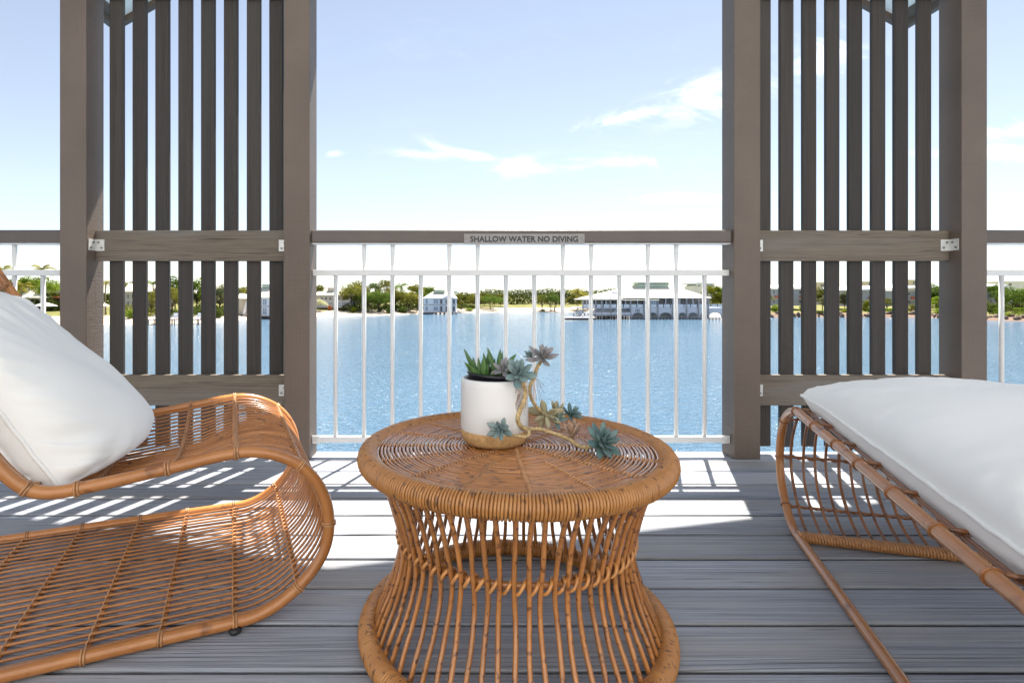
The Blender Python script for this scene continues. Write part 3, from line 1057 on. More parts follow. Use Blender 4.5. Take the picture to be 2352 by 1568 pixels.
def stem(pts, r0, r1):
    P = smooth_path([zp(*p) for p in pts], 6)
    m = MB()
    rr = [(r0 + (r1 - r0) * i / len(P)) * (1 + 0.13 * math.sin(i * 2.4)) for i in range(len(P))]
    m.tube(P, rr, 8)
    rd = random.Random(len(P))
    for i in range(3, len(P) - 2, 1):                      # leaf scars
        a = rd.uniform(0, 6.28)
        d = Vector((math.cos(a), -abs(math.sin(a)), math.sin(a * 1.7))).normalized()
        m.lathe([(0.0011, -0.0006), (0.0014, 0.0), (0.0005, 0.0007)], c=P[i] + d * rr[i], n=5)
    m.build('stem', M['stem'], trail, world_coords=True)


stem([(760, 560, 1.135), (795, 470, 1.112), (850, 570, 1.118), (868, 650, 1.112), (850, 760, 1.110), (800, 880, 1.112), (782, 970, 1.112), (815, 1045, 1.118), (900, 1078, 1.125), (1020, 1078, 1.145),
      (1150, 1112, 1.155), (1290, 1160, 1.152), (1410, 1215, 1.14), (1490, 1275, 1.12), (1600, 1290, 1.11), (1740, 1250, 1.10)], 0.0052, 0.0040)
stem([(1060, 270, 1.17), (1000, 380, 1.172), (975, 470, 1.175), (925, 570, 1.178), (918, 650, 1.18), (950, 750, 1.19), (1010, 830, 1.20), (1090, 905, 1.212), (1180, 930, 1.222), (1330, 930, 1.232)], 0.0044, 0.0037)
stem([(815, 1045, 1.118), (895, 1090, 1.100), (912, 1125, 1.090), (880, 1163, 1.082), (780, 1162, 1.078), (690, 1135, 1.078), (600, 1095, 1.080)], 0.0036, 0.0029)
stem([(1590, 1300, 1.108), (1560, 1360, 1.098), (1490, 1392, 1.092)], 0.0024, 0.0018)
stem([(610, 400, 1.135), (650, 500, 1.15), (660, 600, 1.16)], 0.003, 0.003)
m = MB()
rd = random.Random(5)
for k in range(26):
    if k < 16: x, y, Y = rd.uniform(780, 880), rd.uniform(560, 680), 1.112
    else: x, y, Y = rd.uniform(930, 1000), rd.uniform(450, 560), 1.175
    dx = rd.uniform(-110, 40) if k < 16 else rd.uniform(-30, 130)
    L = rd.uniform(90, 280)
    P = [zp(x + dx * (q / 6) ** 0.6 + rd.uniform(-7, 7), y + L * q / 6, Y) for q in range(7)]
    m.tube(smooth_path(P, 2), 0.00035, 4)
tag(m.build("aerial_roots", M["root"], trail, world_coords=True), kind="stuff")

aloe = thing('green_succulent', 'upright green strap-leaved succulent standing in the white pot', 'plant', (PXc - 0.02, PYc, PZ0 + 0.14))


def strap(bx, by, bY, tx, ty, tY, wd):
    a, b = zp(bx, by, bY), zp(tx, ty, tY)
    x = (b - a)
    L = x.length
    x.normalize()
    up = Vector((random.uniform(-.5, .5), -1, 0.4))
    z = (up - x * up.dot(x)).normalized()
    y = z.cross(x)
    o = link('leaf', STRAP, aloe)
    Mx = Matrix((x, y, z)).transposed().to_4x4()
    q = Mx.to_quaternion()
    o.rotation_mode = 'QUATERNION'
    o.rotation_quaternion = q
    o.location = a - aloe.location
    o.scale = (L, wd * L, L)


for (bx, by, bY, tx, ty, tY, wd) in (
        (320, 470, 1.155, 150, 150, 1.15, 0.72), (330, 480, 1.15, 165, 305, 1.13, 1.05), (300, 465, 1.15, 262, 240, 1.16, 1.0), (345, 480, 1.145, 322, 248, 1.14, 0.95),
        (380, 480, 1.14, 378, 245, 1.13, 1.35), (420, 470, 1.17, 388, 185, 1.18, 0.85), (420, 470, 1.17, 440, 185, 1.19, 0.9), (530, 460, 1.175, 435, 130, 1.17, 0.95), (545, 470, 1.18, 575, 145, 1.19, 0.85),
        (560, 470, 1.18, 600, 172, 1.2, 0.8), (620, 380, 1.18, 760, 205, 1.18, 1.3), (540, 450, 1.16, 465, 318, 1.15, 1.6), (350, 485, 1.145, 225, 345, 1.125, 1.1), (420, 490, 1.14, 430, 330, 1.13, 1.2),
        (450, 490, 1.14, 500, 420, 1.12, 1.5), (400, 490, 1.15, 300, 380, 1.16, 1.1), (480, 480, 1.17, 520, 250, 1.2, 0.9), (420, 492, 1.138, 405, 400, 1.125, 1.2), (620, 470, 1.16, 700, 330, 1.16, 1.2)):
    strap(bx, by, bY, tx, ty, tY, wd)

# ------------------------------------------------------------------ white wall added behind the lens to bounce sunlight onto the deck
M['bounce_white'] = plain('bounce_wall_paint', (0.80, 0.785, 0.76), 0.6, 0.3, 0.03, 1.2)
hw = thing('bounce_wall', 'white weatherboard wall added out of view behind the deck to bounce sunlight', 'wall', (0.3, -1.75, 0), kind='structure')
wb = MB()
wb.prism([(-3.6, -1.75, 0.0), (4.2, -1.75, 0.0), (4.2, -1.735, 0.0), (-3.6, -1.735, 0.0)], [(-3.6, -1.75, 0.196), (4.2, -1.75, 0.196), (4.2, -1.748, 0.196), (-3.6, -1.748, 0.196)])
wbm = wb.mesh('weatherboard', M['bounce_white'])
for k in range(22):
    o = link('weatherboard', wbm, hw, world_coords=True)
    o.location = (0, 0, 0.02 + 0.2 * k)
MB().box(-3.6, 4.2, -1.95, -1.755, -0.3, 4.45).build('wall_core', M['bounce_white'], hw, world_coords=True)

# ------------------------------------------------------------------ lake, shore and land
WZ = -5.28                                               # water level: the deck stands on the upper floor
SHORE = [(-900, 775), (-400, 762), (0, 751), (235, 747), (350, 745), (470, 741), (515, 739), (600, 733), (660, 730), (726, 728), (810, 726), (900, 723), (960, 721),
         (1050, 718), (1200, 717), (1340, 717), (1420, 718), (1560, 722), (1660, 727), (1770, 729), (1900, 728.5), (2140, 730), (2200, 734), (2352, 738), (2800, 748), (3400, 762)]


def shore_Y(x):
    for (a, ya), (b, yb) in zip(SHORE, SHORE[1:]):
        if a <= x <= b:
            y = ya + (yb - ya) * (x - a) / (b - a)
            return (H - WZ) * F / (y - HY)
    return 120.0


def land(d, x):
    """height of the ground d metres behind the water's edge"""
    if x > 1700: prof = [(-6, -6.6), (0, WZ - 0.05), (1.2, WZ + 0.7), (4, WZ + 1.3), (16, -3.5), (34, -2.75), (70, -2.3), (300, -1.2), (900, 1.5), (3500, 8)]
    else: prof = [(-6, -6.2), (0, WZ - 0.05), (3, WZ + 0.35), (14, -3.55), (30, -2.8), (70, -2.3), (300, -1.2), (900, 1.5), (3500, 8)]
    for (a, za), (b, zb) in zip(prof, prof[1:]):
        if a <= d <= b: return za + (zb - za) * (d - a) / (b - a)
    return prof[-1][1]


def gz(x, Y):
    return land(Y - shore_Y(x), x)


def ground_mat(name, a, b, c, scale=0.25, rough=0.9):
    mt, t, bs = new_mat(name)
    tc = t.node('ShaderNodeTexCoord')
    n1 = t.noise(tc.outputs['Object'], scale, 6, 0.6)
    n2 = t.noise(tc.outputs['Object'], scale * 9, 4, 0.6)
    col = t.ramp(n1, [(0.32, a), (0.55, b), (0.75, c)])
    col = t.mix(t.math('MULTIPLY', n2, 0.35), col, (a[0] * .6, a[1] * .6, a[2] * .6, 1))
    t.l.new(col, bs.inputs['Base Color'])
    bs.inputs['Roughness'].default_value = rough
    bs.inputs['Specular IOR Level'].default_value = 0.15
    return mt


M['sand'] = ground_mat('beach_sand', (0.46, 0.38, 0.29), (0.54, 0.46, 0.36), (0.58, 0.51, 0.42), 0.2)
M['wet'] = ground_mat('bank_earth', (0.16, 0.11, 0.08), (0.22, 0.15, 0.11), (0.28, 0.19, 0.13), 0.6)
M['grass'] = ground_mat('lawn_grass', (0.13, 0.135, 0.035), (0.20, 0.185, 0.06), (0.28, 0.245, 0.10), 0.12)


def water():
    mt, t, bs = new_mat('lake_water')
    tc = t.node('ShaderNodeTexCoord')
    a = t.noise(t.scaled(tc.outputs['Object'], (0.45, 0.9, 1)), 1.0, 3, 0.6, 0.4)
    b = t.noise(t.scaled(tc.outputs['Object'], (2.2, 3.4, 1)), 1.0, 3, 0.6, 0.5)
    d = t.noise(t.scaled(tc.outputs['Object'], (7.0, 9.0, 1)), 1.0, 3, 0.6, 0.3)
    c = t.noise(t.scaled(tc.outputs['Object'], (0.02, 0.05, 1)), 1.0, 4, 0.55)
    bs.inputs['Base Color'].default_value = (0.088, 0.165, 0.245, 1)
    bs.inputs['Roughness'].default_value = 0.10
    bs.inputs['IOR'].default_value = 1.33
    bs.inputs['Specular IOR Level'].default_value = 0.17
    bp = t.node('ShaderNodeBump')
    bp.inputs['Strength'].default_value = 1.0
    bp.inputs['Distance'].default_value = 1.0
    h = t.math('MULTIPLY_ADD', b, 0.34, t.math('MULTIPLY', a, 0.22))
    h = t.math('MULTIPLY_ADD', d, 0.022, h)
    h = t.math('MULTIPLY', h, t.math('MULTIPLY_ADD', c, 0.9, 0.65))
    t.l.new(h, bp.inputs['Height'])
    t.l.new(bp.outputs[0], bs.inputs['Normal'])
    return mt


M['water'] = water()
m = MB()
m.face([(-2500, -300, WZ), (2500, -300, WZ), (2500, 900, WZ), (-2500, 900, WZ)])
tag(m.build('lake', M['water']), kind='structure')
m = MB()
m.face([(-6000, -6000, -9), (6000, -6000, -9), (6000, 6000, -9), (-6000, 6000, -9)])
tag(m.build('lake_bed', M['wet']), kind='structure')


def terrain(name, x0, x1, ds, mat, step=12):
    m = MB()
    xs = []
    x = x0
    while x < x1:
        xs.append(x)
        x += step
    xs.append(x1)
    for x in xs:
        for d in ds:
            Y = shore_Y(x) + d + (1.2 * noise.noise(Vector((x * 0.03, d * 0.1, 0))) if d < 200 else 0)
            p = at(x, HY, Y)
            p.z = land(d, x) + (0.12 * noise.noise(Vector((x * 0.05, d * 0.3, 3))) if d > 1 else 0)
            m.v.append(p)
    n = len(ds)
    for i in range(len(xs) - 1):
        for j in range(n - 1):
            m.f.append((i * n + j, (i + 1) * n + j, (i + 1) * n + j + 1, i * n + j + 1))
            m.s.append(True)
    return tag(m.build(name, mat), kind='structure')


terrain('beach', -900, 1690, [-6, -2, 0, 1.5, 3, 6, 10, 13.9], M['sand'])
terrain('lawn', -900, 1690, [13.9, 16, 22, 30, 45, 70, 150, 300, 900, 3500], M['grass'])
terrain('bank', 1690, 3400, [-6, -2, 0, 1.2, 2.4, 4.0], M['wet'])
terrain('lawn', 1690, 3400, [4.0, 8, 16, 22, 34, 50, 70, 150, 300, 900, 3500], M['grass'])


# ------------------------------------------------------------------ vegetation
def foliage(name, dark, mid, light, trans=0.35):
    mt = bpy.data.materials.new(name)
    mt.use_nodes = True
    t = NT(mt.node_tree)
    t.n.clear()
    tc = t.node('ShaderNodeTexCoord')
    geo = t.node('ShaderNodeNewGeometry')
    oi = t.node('ShaderNodeObjectInfo')
    n = t.noise(geo.outputs['Position'], 0.55, 4, 0.6)
    isl = geo.outputs['Random Per Island']
    c = t.ramp(t.math('ADD', t.math('MULTIPLY', n, 0.88), t.math('MULTIPLY', isl, 0.12)), [(0.30, dark), (0.5, mid), (0.72, light)])
    f = t.math('MULTIPLY_ADD', oi.outputs['Random'], 0.4, 0.8)
    g = t.node('ShaderNodeVectorMath', operation='SCALE')
    t.l.new(c, g.inputs[0])
    t.l.new(f, g.inputs['Scale'])
    d = t.node('ShaderNodeBsdfDiffuse')
    tr = t.node('ShaderNodeBsdfTranslucent')
    mx = t.node('ShaderNodeMixShader')
    mx.inputs[0].default_value = trans
    t.l.new(g.outputs[0], d.inputs[0])
    t.l.new(g.outputs[0], tr.inputs[0])
    t.l.new(d.outputs[0], mx.inputs[1])
    t.l.new(tr.outputs[0], mx.inputs[2])
    o = t.node('ShaderNodeOutputMaterial')
    t.l.new(mx.outputs[0], o.inputs[0])
    return mt


FOL = {'olive': foliage('olive_leaves', (0.086, 0.097, 0.020), (0.184, 0.184, 0.036), (0.303, 0.272, 0.058)),
       'green': foliage('green_leaves', (0.047, 0.087, 0.017), (0.109, 0.165, 0.030), (0.195, 0.252, 0.050)),
       'bright': foliage('bright_leaves', (0.086, 0.145, 0.017), (0.195, 0.272, 0.030), (0.325, 0.388, 0.050)),
       'grey': foliage('grey_leaves', (0.109, 0.126, 0.058), (0.205, 0.213, 0.099), (0.303, 0.291, 0.141)),
       'yellow': foliage('yellow_leaves', (0.104, 0.121, 0.016), (0.191, 0.209, 0.022), (0.270, 0.281, 0.035)),
       'forest': foliage('forest_leaves', (0.039, 0.058, 0.017), (0.091, 0.120, 0.030), (0.184, 0.194, 0.046)),
       'red': foliage('red_leaves', (0.282, 0.097, 0.050), (0.432, 0.175, 0.083), (0.562, 0.291, 0.132)),
       'palm': foliage('palm_fronds', (0.130, 0.136, 0.024), (0.259, 0.242, 0.050), (0.476, 0.369, 0.083), 0.3),
       'silver': foliage('silver_fronds', (0.259, 0.272, 0.149), (0.432, 0.427, 0.248), (0.585, 0.563, 0.330), 0.3)}
M['bark'] = plain('tree_bark', (0.10, 0.075, 0.055), 0.9, 0.2, 0.3, 1.5)
M['palm_bark'] = plain('palm_bark', (0.22, 0.17, 0.12), 0.9, 0.2, 0.25, 1.5)


def crown_verts(m, rd, c, rx, ry, rz, nl, leaf, low=-0.5):
    for k in range(nl):
        while True:
            p = Vector((rd.uniform(-1, 1), rd.uniform(-1, 1), rd.uniform(low, 1)))
            if 0.35 < p.length < 1: break
        if rd.random() < 0.55: p = p.normalized() * rd.uniform(0.82, 1.04)
        q = Vector((c[0] + p.x * rx, c[1] + p.y * ry, c[2] + p.z * rz))
        nrm = (p + Vector((rd.uniform(-1, 1), rd.uniform(-1, 1), rd.uniform(-.6, 1.2))) * 0.9).normalized()
        a = nrm.orthogonal().normalized()
        a = (a * math.cos(k) + nrm.cross(a) * math.sin(k)).normalized()
        b = nrm.cross(a)
        L = leaf * rd.uniform(0.6, 1.3)
        m.face([q - a * L, q + b * L * 0.45 + nrm * L * 0.12, q + a * L, q - b * L * 0.45 + nrm * L * 0.12])


def tree_proto(seed, lobes, spread, leaf, nl, flat=0.75, trunks=1, base=0.34):
    """unit tree: height 1, crown `spread` wide; returns trunk and crown shapes"""
    rd = random.Random(seed)
    cr, tr = MB(), MB()
    L = []
    for k in range(lobes):
        a = 2.4 * k + rd.uniform(-.5, .5)
        f = (k + 0.4) / lobes
        r = spread * 0.44 * math.sqrt(f) * rd.uniform(0.7, 1.05)
        s = spread * rd.uniform(0.11, 0.25)
        z = 0.86 - 0.36 * f ** 1.5 * rd.uniform(0.3, 1.0) + rd.uniform(-.11, .09)
        if k % 3 == 2: z = rd.uniform(base + 0.1, 0.62)
        L.append((Vector((r * math.cos(a), r * math.sin(a), z)), s))
        crown_verts(cr, rd, (r * math.cos(a), r * math.sin(a), z), s, s, max(0.08, min(s * flat, z - base + 0.04)), nl // lobes, leaf, -0.85)
    mz = max(v.z for v in cr.v)
    mr = max(max(abs(v.x), abs(v.y)) for v in cr.v)
    for v in cr.v:
        v.z /= mz
        v.x *= spread / 2 / mr
        v.y *= spread / 2 / mr
    for k in range(trunks):
        bx = rd.uniform(-.05, .05) * (trunks - 1)
        by = rd.uniform(-.05, .05) * (trunks - 1)
        fork = Vector((bx * 1.5, by * 1.5, rd.uniform(0.22, 0.32)))
        tr.tube(smooth_path([(bx, by, -0.06), (bx * 1.2 + rd.uniform(-.015, .015), by, 0.13), fork], 3), [0.026, 0.024, 0.022, 0.021, 0.02, 0.019, 0.018], 6)
        for (c, s) in L[k::trunks]:
            mid = fork.lerp(c, 0.5) + Vector((rd.uniform(-.02, .02), rd.uniform(-.02, .02), 0.02))
            tr.tube([fork, mid, c], [0.013, 0.009, 0.004], 5)
    return tr, cr


PROTO = {}
TRUNK = {}
for key, args in {'round': (11, 14, 0.85, 0.034, 2600, 0.8, 1, 0.24), 'wide': (12, 17, 1.35, 0.036, 3200, 0.7, 4, 0.26), 'tall': (13, 14, 0.6, 0.030, 2400, 0.9, 1, 0.22),
                  'loose': (14, 12, 0.95, 0.030, 1700, 0.6, 2, 0.34), 'flat': (15, 13, 1.6, 0.036, 2300, 0.5, 5, 0.48)}.items():
    t_, c_ = tree_proto(*args)
    TRUNK[key] = t_.mesh('trunk', M['bark'])
    PROTO[key] = c_
CROWN = {}
SPREAD = {'round': 0.85, 'wide': 1.35, 'tall': 0.6, 'loose': 0.95, 'flat': 1.6}


def tree(x, off, ytop, wpx, kind, col, label, group='trees along the far shore', base=None):
    Y = shore_Y(x) + off
    z = gz(x, Y) if base is None else base
    p = at(x, HY, Y)
    p.z = z
    h = at(x, ytop, Y).z - z
    wd = wpx * 1.3 / F * Y
    k = (kind, col)
    if k not in CROWN: CROWN[k] = PROTO[kind].mesh('crown', FOL[col])
    t = thing('tree', label, 'tree', p, group, random.uniform(0, 6.28))
    s = (wd / SPREAD[kind], wd / SPREAD[kind], h)
    link('crown', CROWN[k], t, scale=s)
    link('trunk', TRUNK[kind], t, scale=(h * 0.8, h * 0.8, h))
    return t


def frond_mesh(mat, n, L, droop, seed):
    rd = random.Random(seed)
    m = MB()
    for k in range(n):
        a = 2 * PI * k / n + rd.uniform(-.2, .2)
        el = rd.uniform(-0.25, 1.25)
        d = Vector((math.cos(a), math.sin(a), 0))
        pts = []
        for q in range(8):
            t = q / 7
            pts.append(d * (L * (t * math.cos(el) + 0.1 * t)) + Vector((0, 0, L * (t * math.sin(el) - droop * t * t))))
        for q in range(7):
            p, r = pts[q], pts[q + 1]
            t = (r - p).normalized()
            sd = t.cross(Vector((0, 0, 1)))
            if sd.length < .1: sd = Vector((-d.y, d.x, 0))
            sd.normalize()
            wv = L * 0.30 * math.sin(PI * min(1, (q + 0.8) / 7.5)) ** 0.6
            for sgn in (-1, 1):
                for u in (0.15, 0.6):
                    o = p.lerp(r, u)
                    tip = o + sd * sgn * wv + t * wv * 0.45 - Vector((0, 0, wv * 0.45))
                    m.face([o, o + t * L * 0.045, tip])
        m.tube(pts, [L * 0.016 * (1 - q / 8) for q in range(8)], 4)
    return m.mesh('fronds', mat)


FRONDS = {'palm': frond_mesh(FOL['palm'], 16, 1.0, 0.55, 3), 'silver': frond_mesh(FOL['silver'], 30, 1.0, 0.35, 4), 'green': frond_mesh(FOL['green'], 15, 1.0, 0.6, 9)}
PTRUNK = MB().tube(smooth_path([(0, 0, -0.03), (0.02, 0, 0.3), (0.01, 0.01, 0.7), (0, 0, 1.0)], 3), [0.03, 0.026, 0.024, 0.022, 0.021, 0.02, 0.019, 0.018, 0.018, 0.02], 7).mesh('trunk', M['palm_bark'])


def palm(x, off, ytop, wpx, col, label, crown_frac=0.75):
    Y = shore_Y(x) + off
    z = gz(x, Y)
    p = at(x, HY, Y)
    p.z = z
    h = (at(x, ytop, Y).z - z) * crown_frac
    r = wpx / F * Y / 2 / 0.8
    t = thing('palm_tree', label, 'palm tree', p, 'palms along the far shore', random.uniform(0, 6))
    link('fronds', FRONDS[col], t, loc=(0, 0, h), scale=(r, r, r))
    link('trunk', PTRUNK, t, scale=(min(h, 9), min(h, 9), h))
    return t


BUSH = {}


def bush(x, off, ytop, wpx, col, label, ybase=None, cat='shrub', name='shrub', group='shrubs on the far shore', boxy=False):
    Y = shore_Y(x) + off
    p = at(x, HY, Y)
    p.z = gz(x, Y)
    h = at(x, ytop, Y).z - p.z
    wd = wpx / F * Y
    k = (col, boxy)
    if k not in BUSH:
        rd = random.Random(hash(col) % 97 if False else len(BUSH) + 20)
        m = MB()
        if boxy:
            for q in range(900):
                ax = rd.randrange(3)
                v = [rd.uniform(-1, 1) for _ in range(3)]
                v[ax] = rd.choice((-1, 1)) * rd.uniform(0.93, 1.02)
                c = Vector((v[0] * 0.5, v[1] * 0.5, 0.5 + v[2] * 0.5))
                a = Vector((rd.uniform(-1, 1), rd.uniform(-1, 1), rd.uniform(-1, 1))).normalized()
                b = a.orthogonal().normalized()
                m.face([c - a * .07, c + b * .035, c + a * .07, c - b * .035])
        else:
            for q in range(5):
                a = q * 1.9
                crown_verts(m, rd, (0.2 * math.cos(a), 0.2 * math.sin(a), 0.42 + 0.1 * math.sin(q * 3)), 0.32, 0.32, 0.45, 150, 0.07, -0.9)
        BUSH[k] = m.mesh('leaves', FOL[col])
    return tag(link(name, BUSH[k], None, loc=p, rot=(0, 0, 0 if boxy else random.uniform(0, 6)), scale=(wd, wd * 0.9, h)), label, cat, group)


# far-off wood, one mass
rd = random.Random(77)
m = MB()
for x in range(-160, 2560, 11):
    cen = 1040 < x < 1420
    off = 48 + rd.uniform(0, 22) if cen else 115 + rd.uniform(0, 40)
    top = (664 - 7 * noise.noise(Vector((x * 0.021, 0, 1))) - 4 * noise.noise(Vector((x * 0.07, 0, 4))) + rd.uniform(-1.5, 2)) if cen else 674 + rd.uniform(-4, 3)
    if 1040 < x < 1110: top += 8
    Y = shore_Y(x) + off
    p = at(x, HY, Y)
    z0 = gz(x, Y)
    h = at(x, top, Y).z - z0
    wd = 26 / F * Y
    crown_verts(m, rd, (p.x, p.y, z0 + h * 0.70), wd * .62, wd * .6, h * 0.30, 200 if cen else 90, 0.5 if cen else 0.8, -0.9)
    crown_verts(m, rd, (p.x + 2, p.y + 3, z0 + h * 0.36), wd * .7, wd * .5, h * 0.40, 190 if cen else 80, 0.6, -0.95)
tag(m.build('far_wood', FOL['forest']), 'dense green wood behind the far beach', 'woodland', kind='stuff')

T = tree
# behind the left railing
T(30, 34, 640, 60, 'round', 'bright', 'bright green tree behind the pale roofed hut by the left railing')
T(68, 36, 634, 62, 'round', 'bright', 'bright green tree behind the white railing baluster, palm top rising over it')
T(112, 34, 636, 60, 'wide', 'bright', 'broad bright green tree over the low brick building')
palm(97, 42, 603, 46, 'palm', 'tall palm whose crown rises above the top rail beside the left post', 0.86)
palm(8, 40, 604, 44, 'palm', 'tall palm at the picture edge, crown just above the top rail', 0.86)
palm(50, 18, 640, 46, 'palm', 'yellowing palm in front of the pale hut roof', 0.8)
palm(243, 16, 634, 34, 'palm', 'slender yellow-green palm beside the parasol seen next to the left post', 0.8)
# behind the left screen
T(300, 46, 646, 60, 'round', 'olive', 'olive tree behind the cream roofed house seen through the left screen')
T(347, 12, 668, 42, 'loose', 'olive', 'loose olive tree at the end of the cream roofed house, left screen')
palm(352, 26, 640, 34, 'green', 'palm rising behind the roof seen in the second gap of the left screen', 0.85)
T(402, 24, 632, 44, 'tall', 'green', 'tall dark green tree above the beach jetty')
T(398, 12, 658, 36, 'loose', 'olive', 'small brownish tree in front of the tall dark tree by the jetty')
T(425, 20, 646, 44, 'round', 'green', 'green tree hidden between the two tall jetty trees')
T(478, 22, 650, 44, 'wide', 'olive', 'olive tree behind the gap before the grey-green tree')
T(375, 26, 652, 40, 'round', 'olive', 'olive tree standing between palm and tall dark tree, left screen')
T(535, 22, 658, 40, 'round', 'grey', 'greyish tree left of the little pale hut')
T(452, 18, 637, 46, 'tall', 'bright', 'tall lime green tree behind the white jetty chairs')
T(505, 12, 651, 44, 'tall', 'grey', 'tall grey-green tree at the end of the jetty')
T(566, 24, 657, 52, 'round', 'olive', 'tree behind the little pale hut with the outside stair')
# central shore
T(734, 26, 653, 36, 'round', 'olive', 'yellow-green tree covering the end of the long grey house')
palm(737, 13, 684, 26, 'silver', 'short silver palm on the lawn in front of the long grey house', 0.62)
palm(767, 60, 650, 22, 'green', 'distant dark palm behind the roof cupola of the long grey house', 0.85)
T(815, 13, 646, 66, 'wide', 'olive', 'big olive tree hiding the right end of the long grey house')
T(826, 22, 643, 40, 'tall', 'olive', 'taller olive tree rising behind the big spreading tree')
T(872, 9, 664, 66, 'wide', 'green', 'low spreading tree on the beach with dark trunks')
T(888, 24, 641, 46, 'loose', 'olive', 'tall loose crowned tree above the beach, highest of the row')
T(861, 30, 648, 34, 'loose', 'green', 'thin loose tree between the two tall crowns')
palm(921, 26, 650, 40, 'green', 'dark palm leaning out behind the beach trees', 0.85)
T(842, 10, 668, 60, 'wide', 'green', 'dense dark green tree low on the beach between two olive trees')
T(800, 16, 662, 44, 'loose', 'olive', 'half-hidden olive tree in front of the long grey house')
T(910, 12, 660, 56, 'wide', 'olive', 'full olive tree right of the highest loose crown')
T(968, 12, 668, 40, 'round', 'green', 'dark tree hugging the left wall of the white house on the water')
T(1100, 16, 676, 40, 'wide', 'olive', 'low wide tree at the back of the far beach')
T(1150, 24, 674, 34, 'round', 'olive', 'round tree at the left edge of the far wood')
T(940, 8, 668, 66, 'wide', 'olive', 'spreading olive tree left of the white house on the water')
T(956, 26, 652, 42, 'round', 'olive', 'dark crowned tree behind the roof of the white house on the water')
T(984, 34, 657, 50, 'round', 'green', 'green tree over the roof ridge of the white house on the water')
T(1060, 3, 673, 30, 'tall', 'olive', 'bent shore tree right against the white house on the water')
T(1087, 26, 675, 34, 'round', 'olive', 'rounded tree at the edge of the lawn right of the white house')
T(1128, 10, 674, 50, 'flat', 'green', 'flat crowned pandanus on the beach with visible stilt trunks')
T(1113, 30, 672, 34, 'round', 'olive', 'rounded olive tree behind the flat crowned pandanus')
T(1246, 5, 676, 30, 'loose', 'olive', 'lean many-stemmed pandanus on the sandy point')
T(1268, 4, 668, 46, 'flat', 'green', 'umbrella shaped pandanus on the sandy point')
palm(1327, 9, 664, 44, 'palm', 'coconut palm left of the lakeside pavilion', 0.82)
palm(1340, 6, 680, 34, 'palm', 'short yellow palm at the corner of the lakeside pavilion', 0.7)
palm(1352, 12, 672, 30, 'palm', 'palm half hidden by the left wing of the pavilion', 0.8)
T(1638, 16, 654, 40, 'round', 'yellow', 'yellow-green tree at the right end of the lakeside pavilion')
T(1655, 20, 657, 30, 'round', 'bright', 'bright tree next to the right screen post behind the pavilion bridge')
# right screen
T(1762, 12, 676, 26, 'loose', 'olive', 'small tree before the blue-roofed house, first gap of the right screen')
T(1889, 14, 658, 36, 'tall', 'olive', 'yellow-green gum tree between the two blue-roofed houses')
T(1894, 10, 682, 30, 'round', 'grey', 'grey-leaved tree under the yellow-green gum tree')
T(1940, 12, 667, 32, 'tall', 'grey', 'slim grey tree at the corner of the second blue-roofed house')
T(2038, 12, 684, 28, 'loose', 'olive', 'small garden tree in front of the second blue-roofed house')
T(2150, 22, 650, 44, 'tall', 'green', 'tall green tree beside the rough sawn post, right screen')
T(2155, 9, 680, 40, 'round', 'bright', 'bright garden tree below the tall green tree, right screen')
T(2330, 16, 658, 62, 'wide', 'green', 'broad dark green tree behind the right railing')
T(2372, 18, 655, 60, 'wide', 'bright', 'broad tree at the right picture edge behind the railing')
T(2290, 34, 652, 40, 'round', 'green', 'green tree behind the dark house at the right railing')
# shrubs
bush(757, 14, 699, 12, 'red', 'reddish bush on the lawn by the long grey house')
bush(789, 12, 698, 10, 'forest', 'clipped round dark bush on the lawn by the long grey house')
bush(812, 8, 703, 16, 'yellow', 'yellow bush at the foot of the big olive tree')
bush(1078, 5, 706, 24, 'bright', 'low bright shrub on the beach right of the white house on the water')
bush(895, 4, 704, 20, 'green', 'dark low shrub among the trunks on the beach')
bush(925, 4, 702, 24, 'green', 'dark green undergrowth beside the white house on the water')
bush(1077, 22, 702, 16, 'forest', 'small dark shrub at the edge of the far lawn')
bush(1246, 3.5, 709, 14, 'green', 'small dark shrub under the pandanus on the sandy point')
bush(500, 7, 705, 26, 'forest', 'dark shrub at the foot of the grey-green tree, left screen')
for k, x in enumerate((298, 348)):
    bush(x, 13, 701, 24, 'yellow', ('clipped yellow hedge in front of the cream roofed house', 'clipped yellow hedge between the olive tree and the jetty')[k], boxy=True, name='hedge', cat='hedge', group='clipped hedges')
bush(300, 9, 708, 26, 'bright', 'low green shrub below the clipped yellow hedge')
bush(1783, 9, 697, 22, 'bright', 'bright mound of shrub on the right lawn, first gap of the right screen')
bush(1843, 10, 697, 14, 'olive', 'olive shrub under the first blue-roofed house')
bush(1884, 3, 712, 22, 'forest', 'dark shrub at the water edge among rocks')
bush(1945, 6, 708, 26, 'yellow', 'yellow shrub on the right bank below the slim grey tree')
bush(1992, 12, 684, 24, 'yellow', 'yellow shrub against the second blue-roofed house')
bush(2002, 6, 704, 20, 'green', 'round green shrub on the right bank')
bush(2042, 5, 706, 26, 'bright', 'bright shrub below the small garden tree on the right bank')
bush(2096, 10, 696, 20, 'olive', 'olive shrub below the orange wall panel on the right bank')
bush(2160, 5, 706, 26, 'bright', 'bright shrub beside the rough sawn post on the right bank')
bush(2290, 10, 696, 40, 'forest', 'dark shrub bed under the dark house at the right railing')
bush(2290, 5, 707, 10, 'bright', 'small clipped box hedge by the right railing, nearer the post', boxy=True, name='hedge', cat='hedge', group='clipped hedges')
bush(2341, 5, 707, 16, 'bright', 'clipped box hedge at the right picture edge', boxy=True, name='hedge', cat='hedge', group='clipped hedges')
bush(2315, 3.4, 717, 18, 'bright', 'low rounded shrub between the two box hedges')

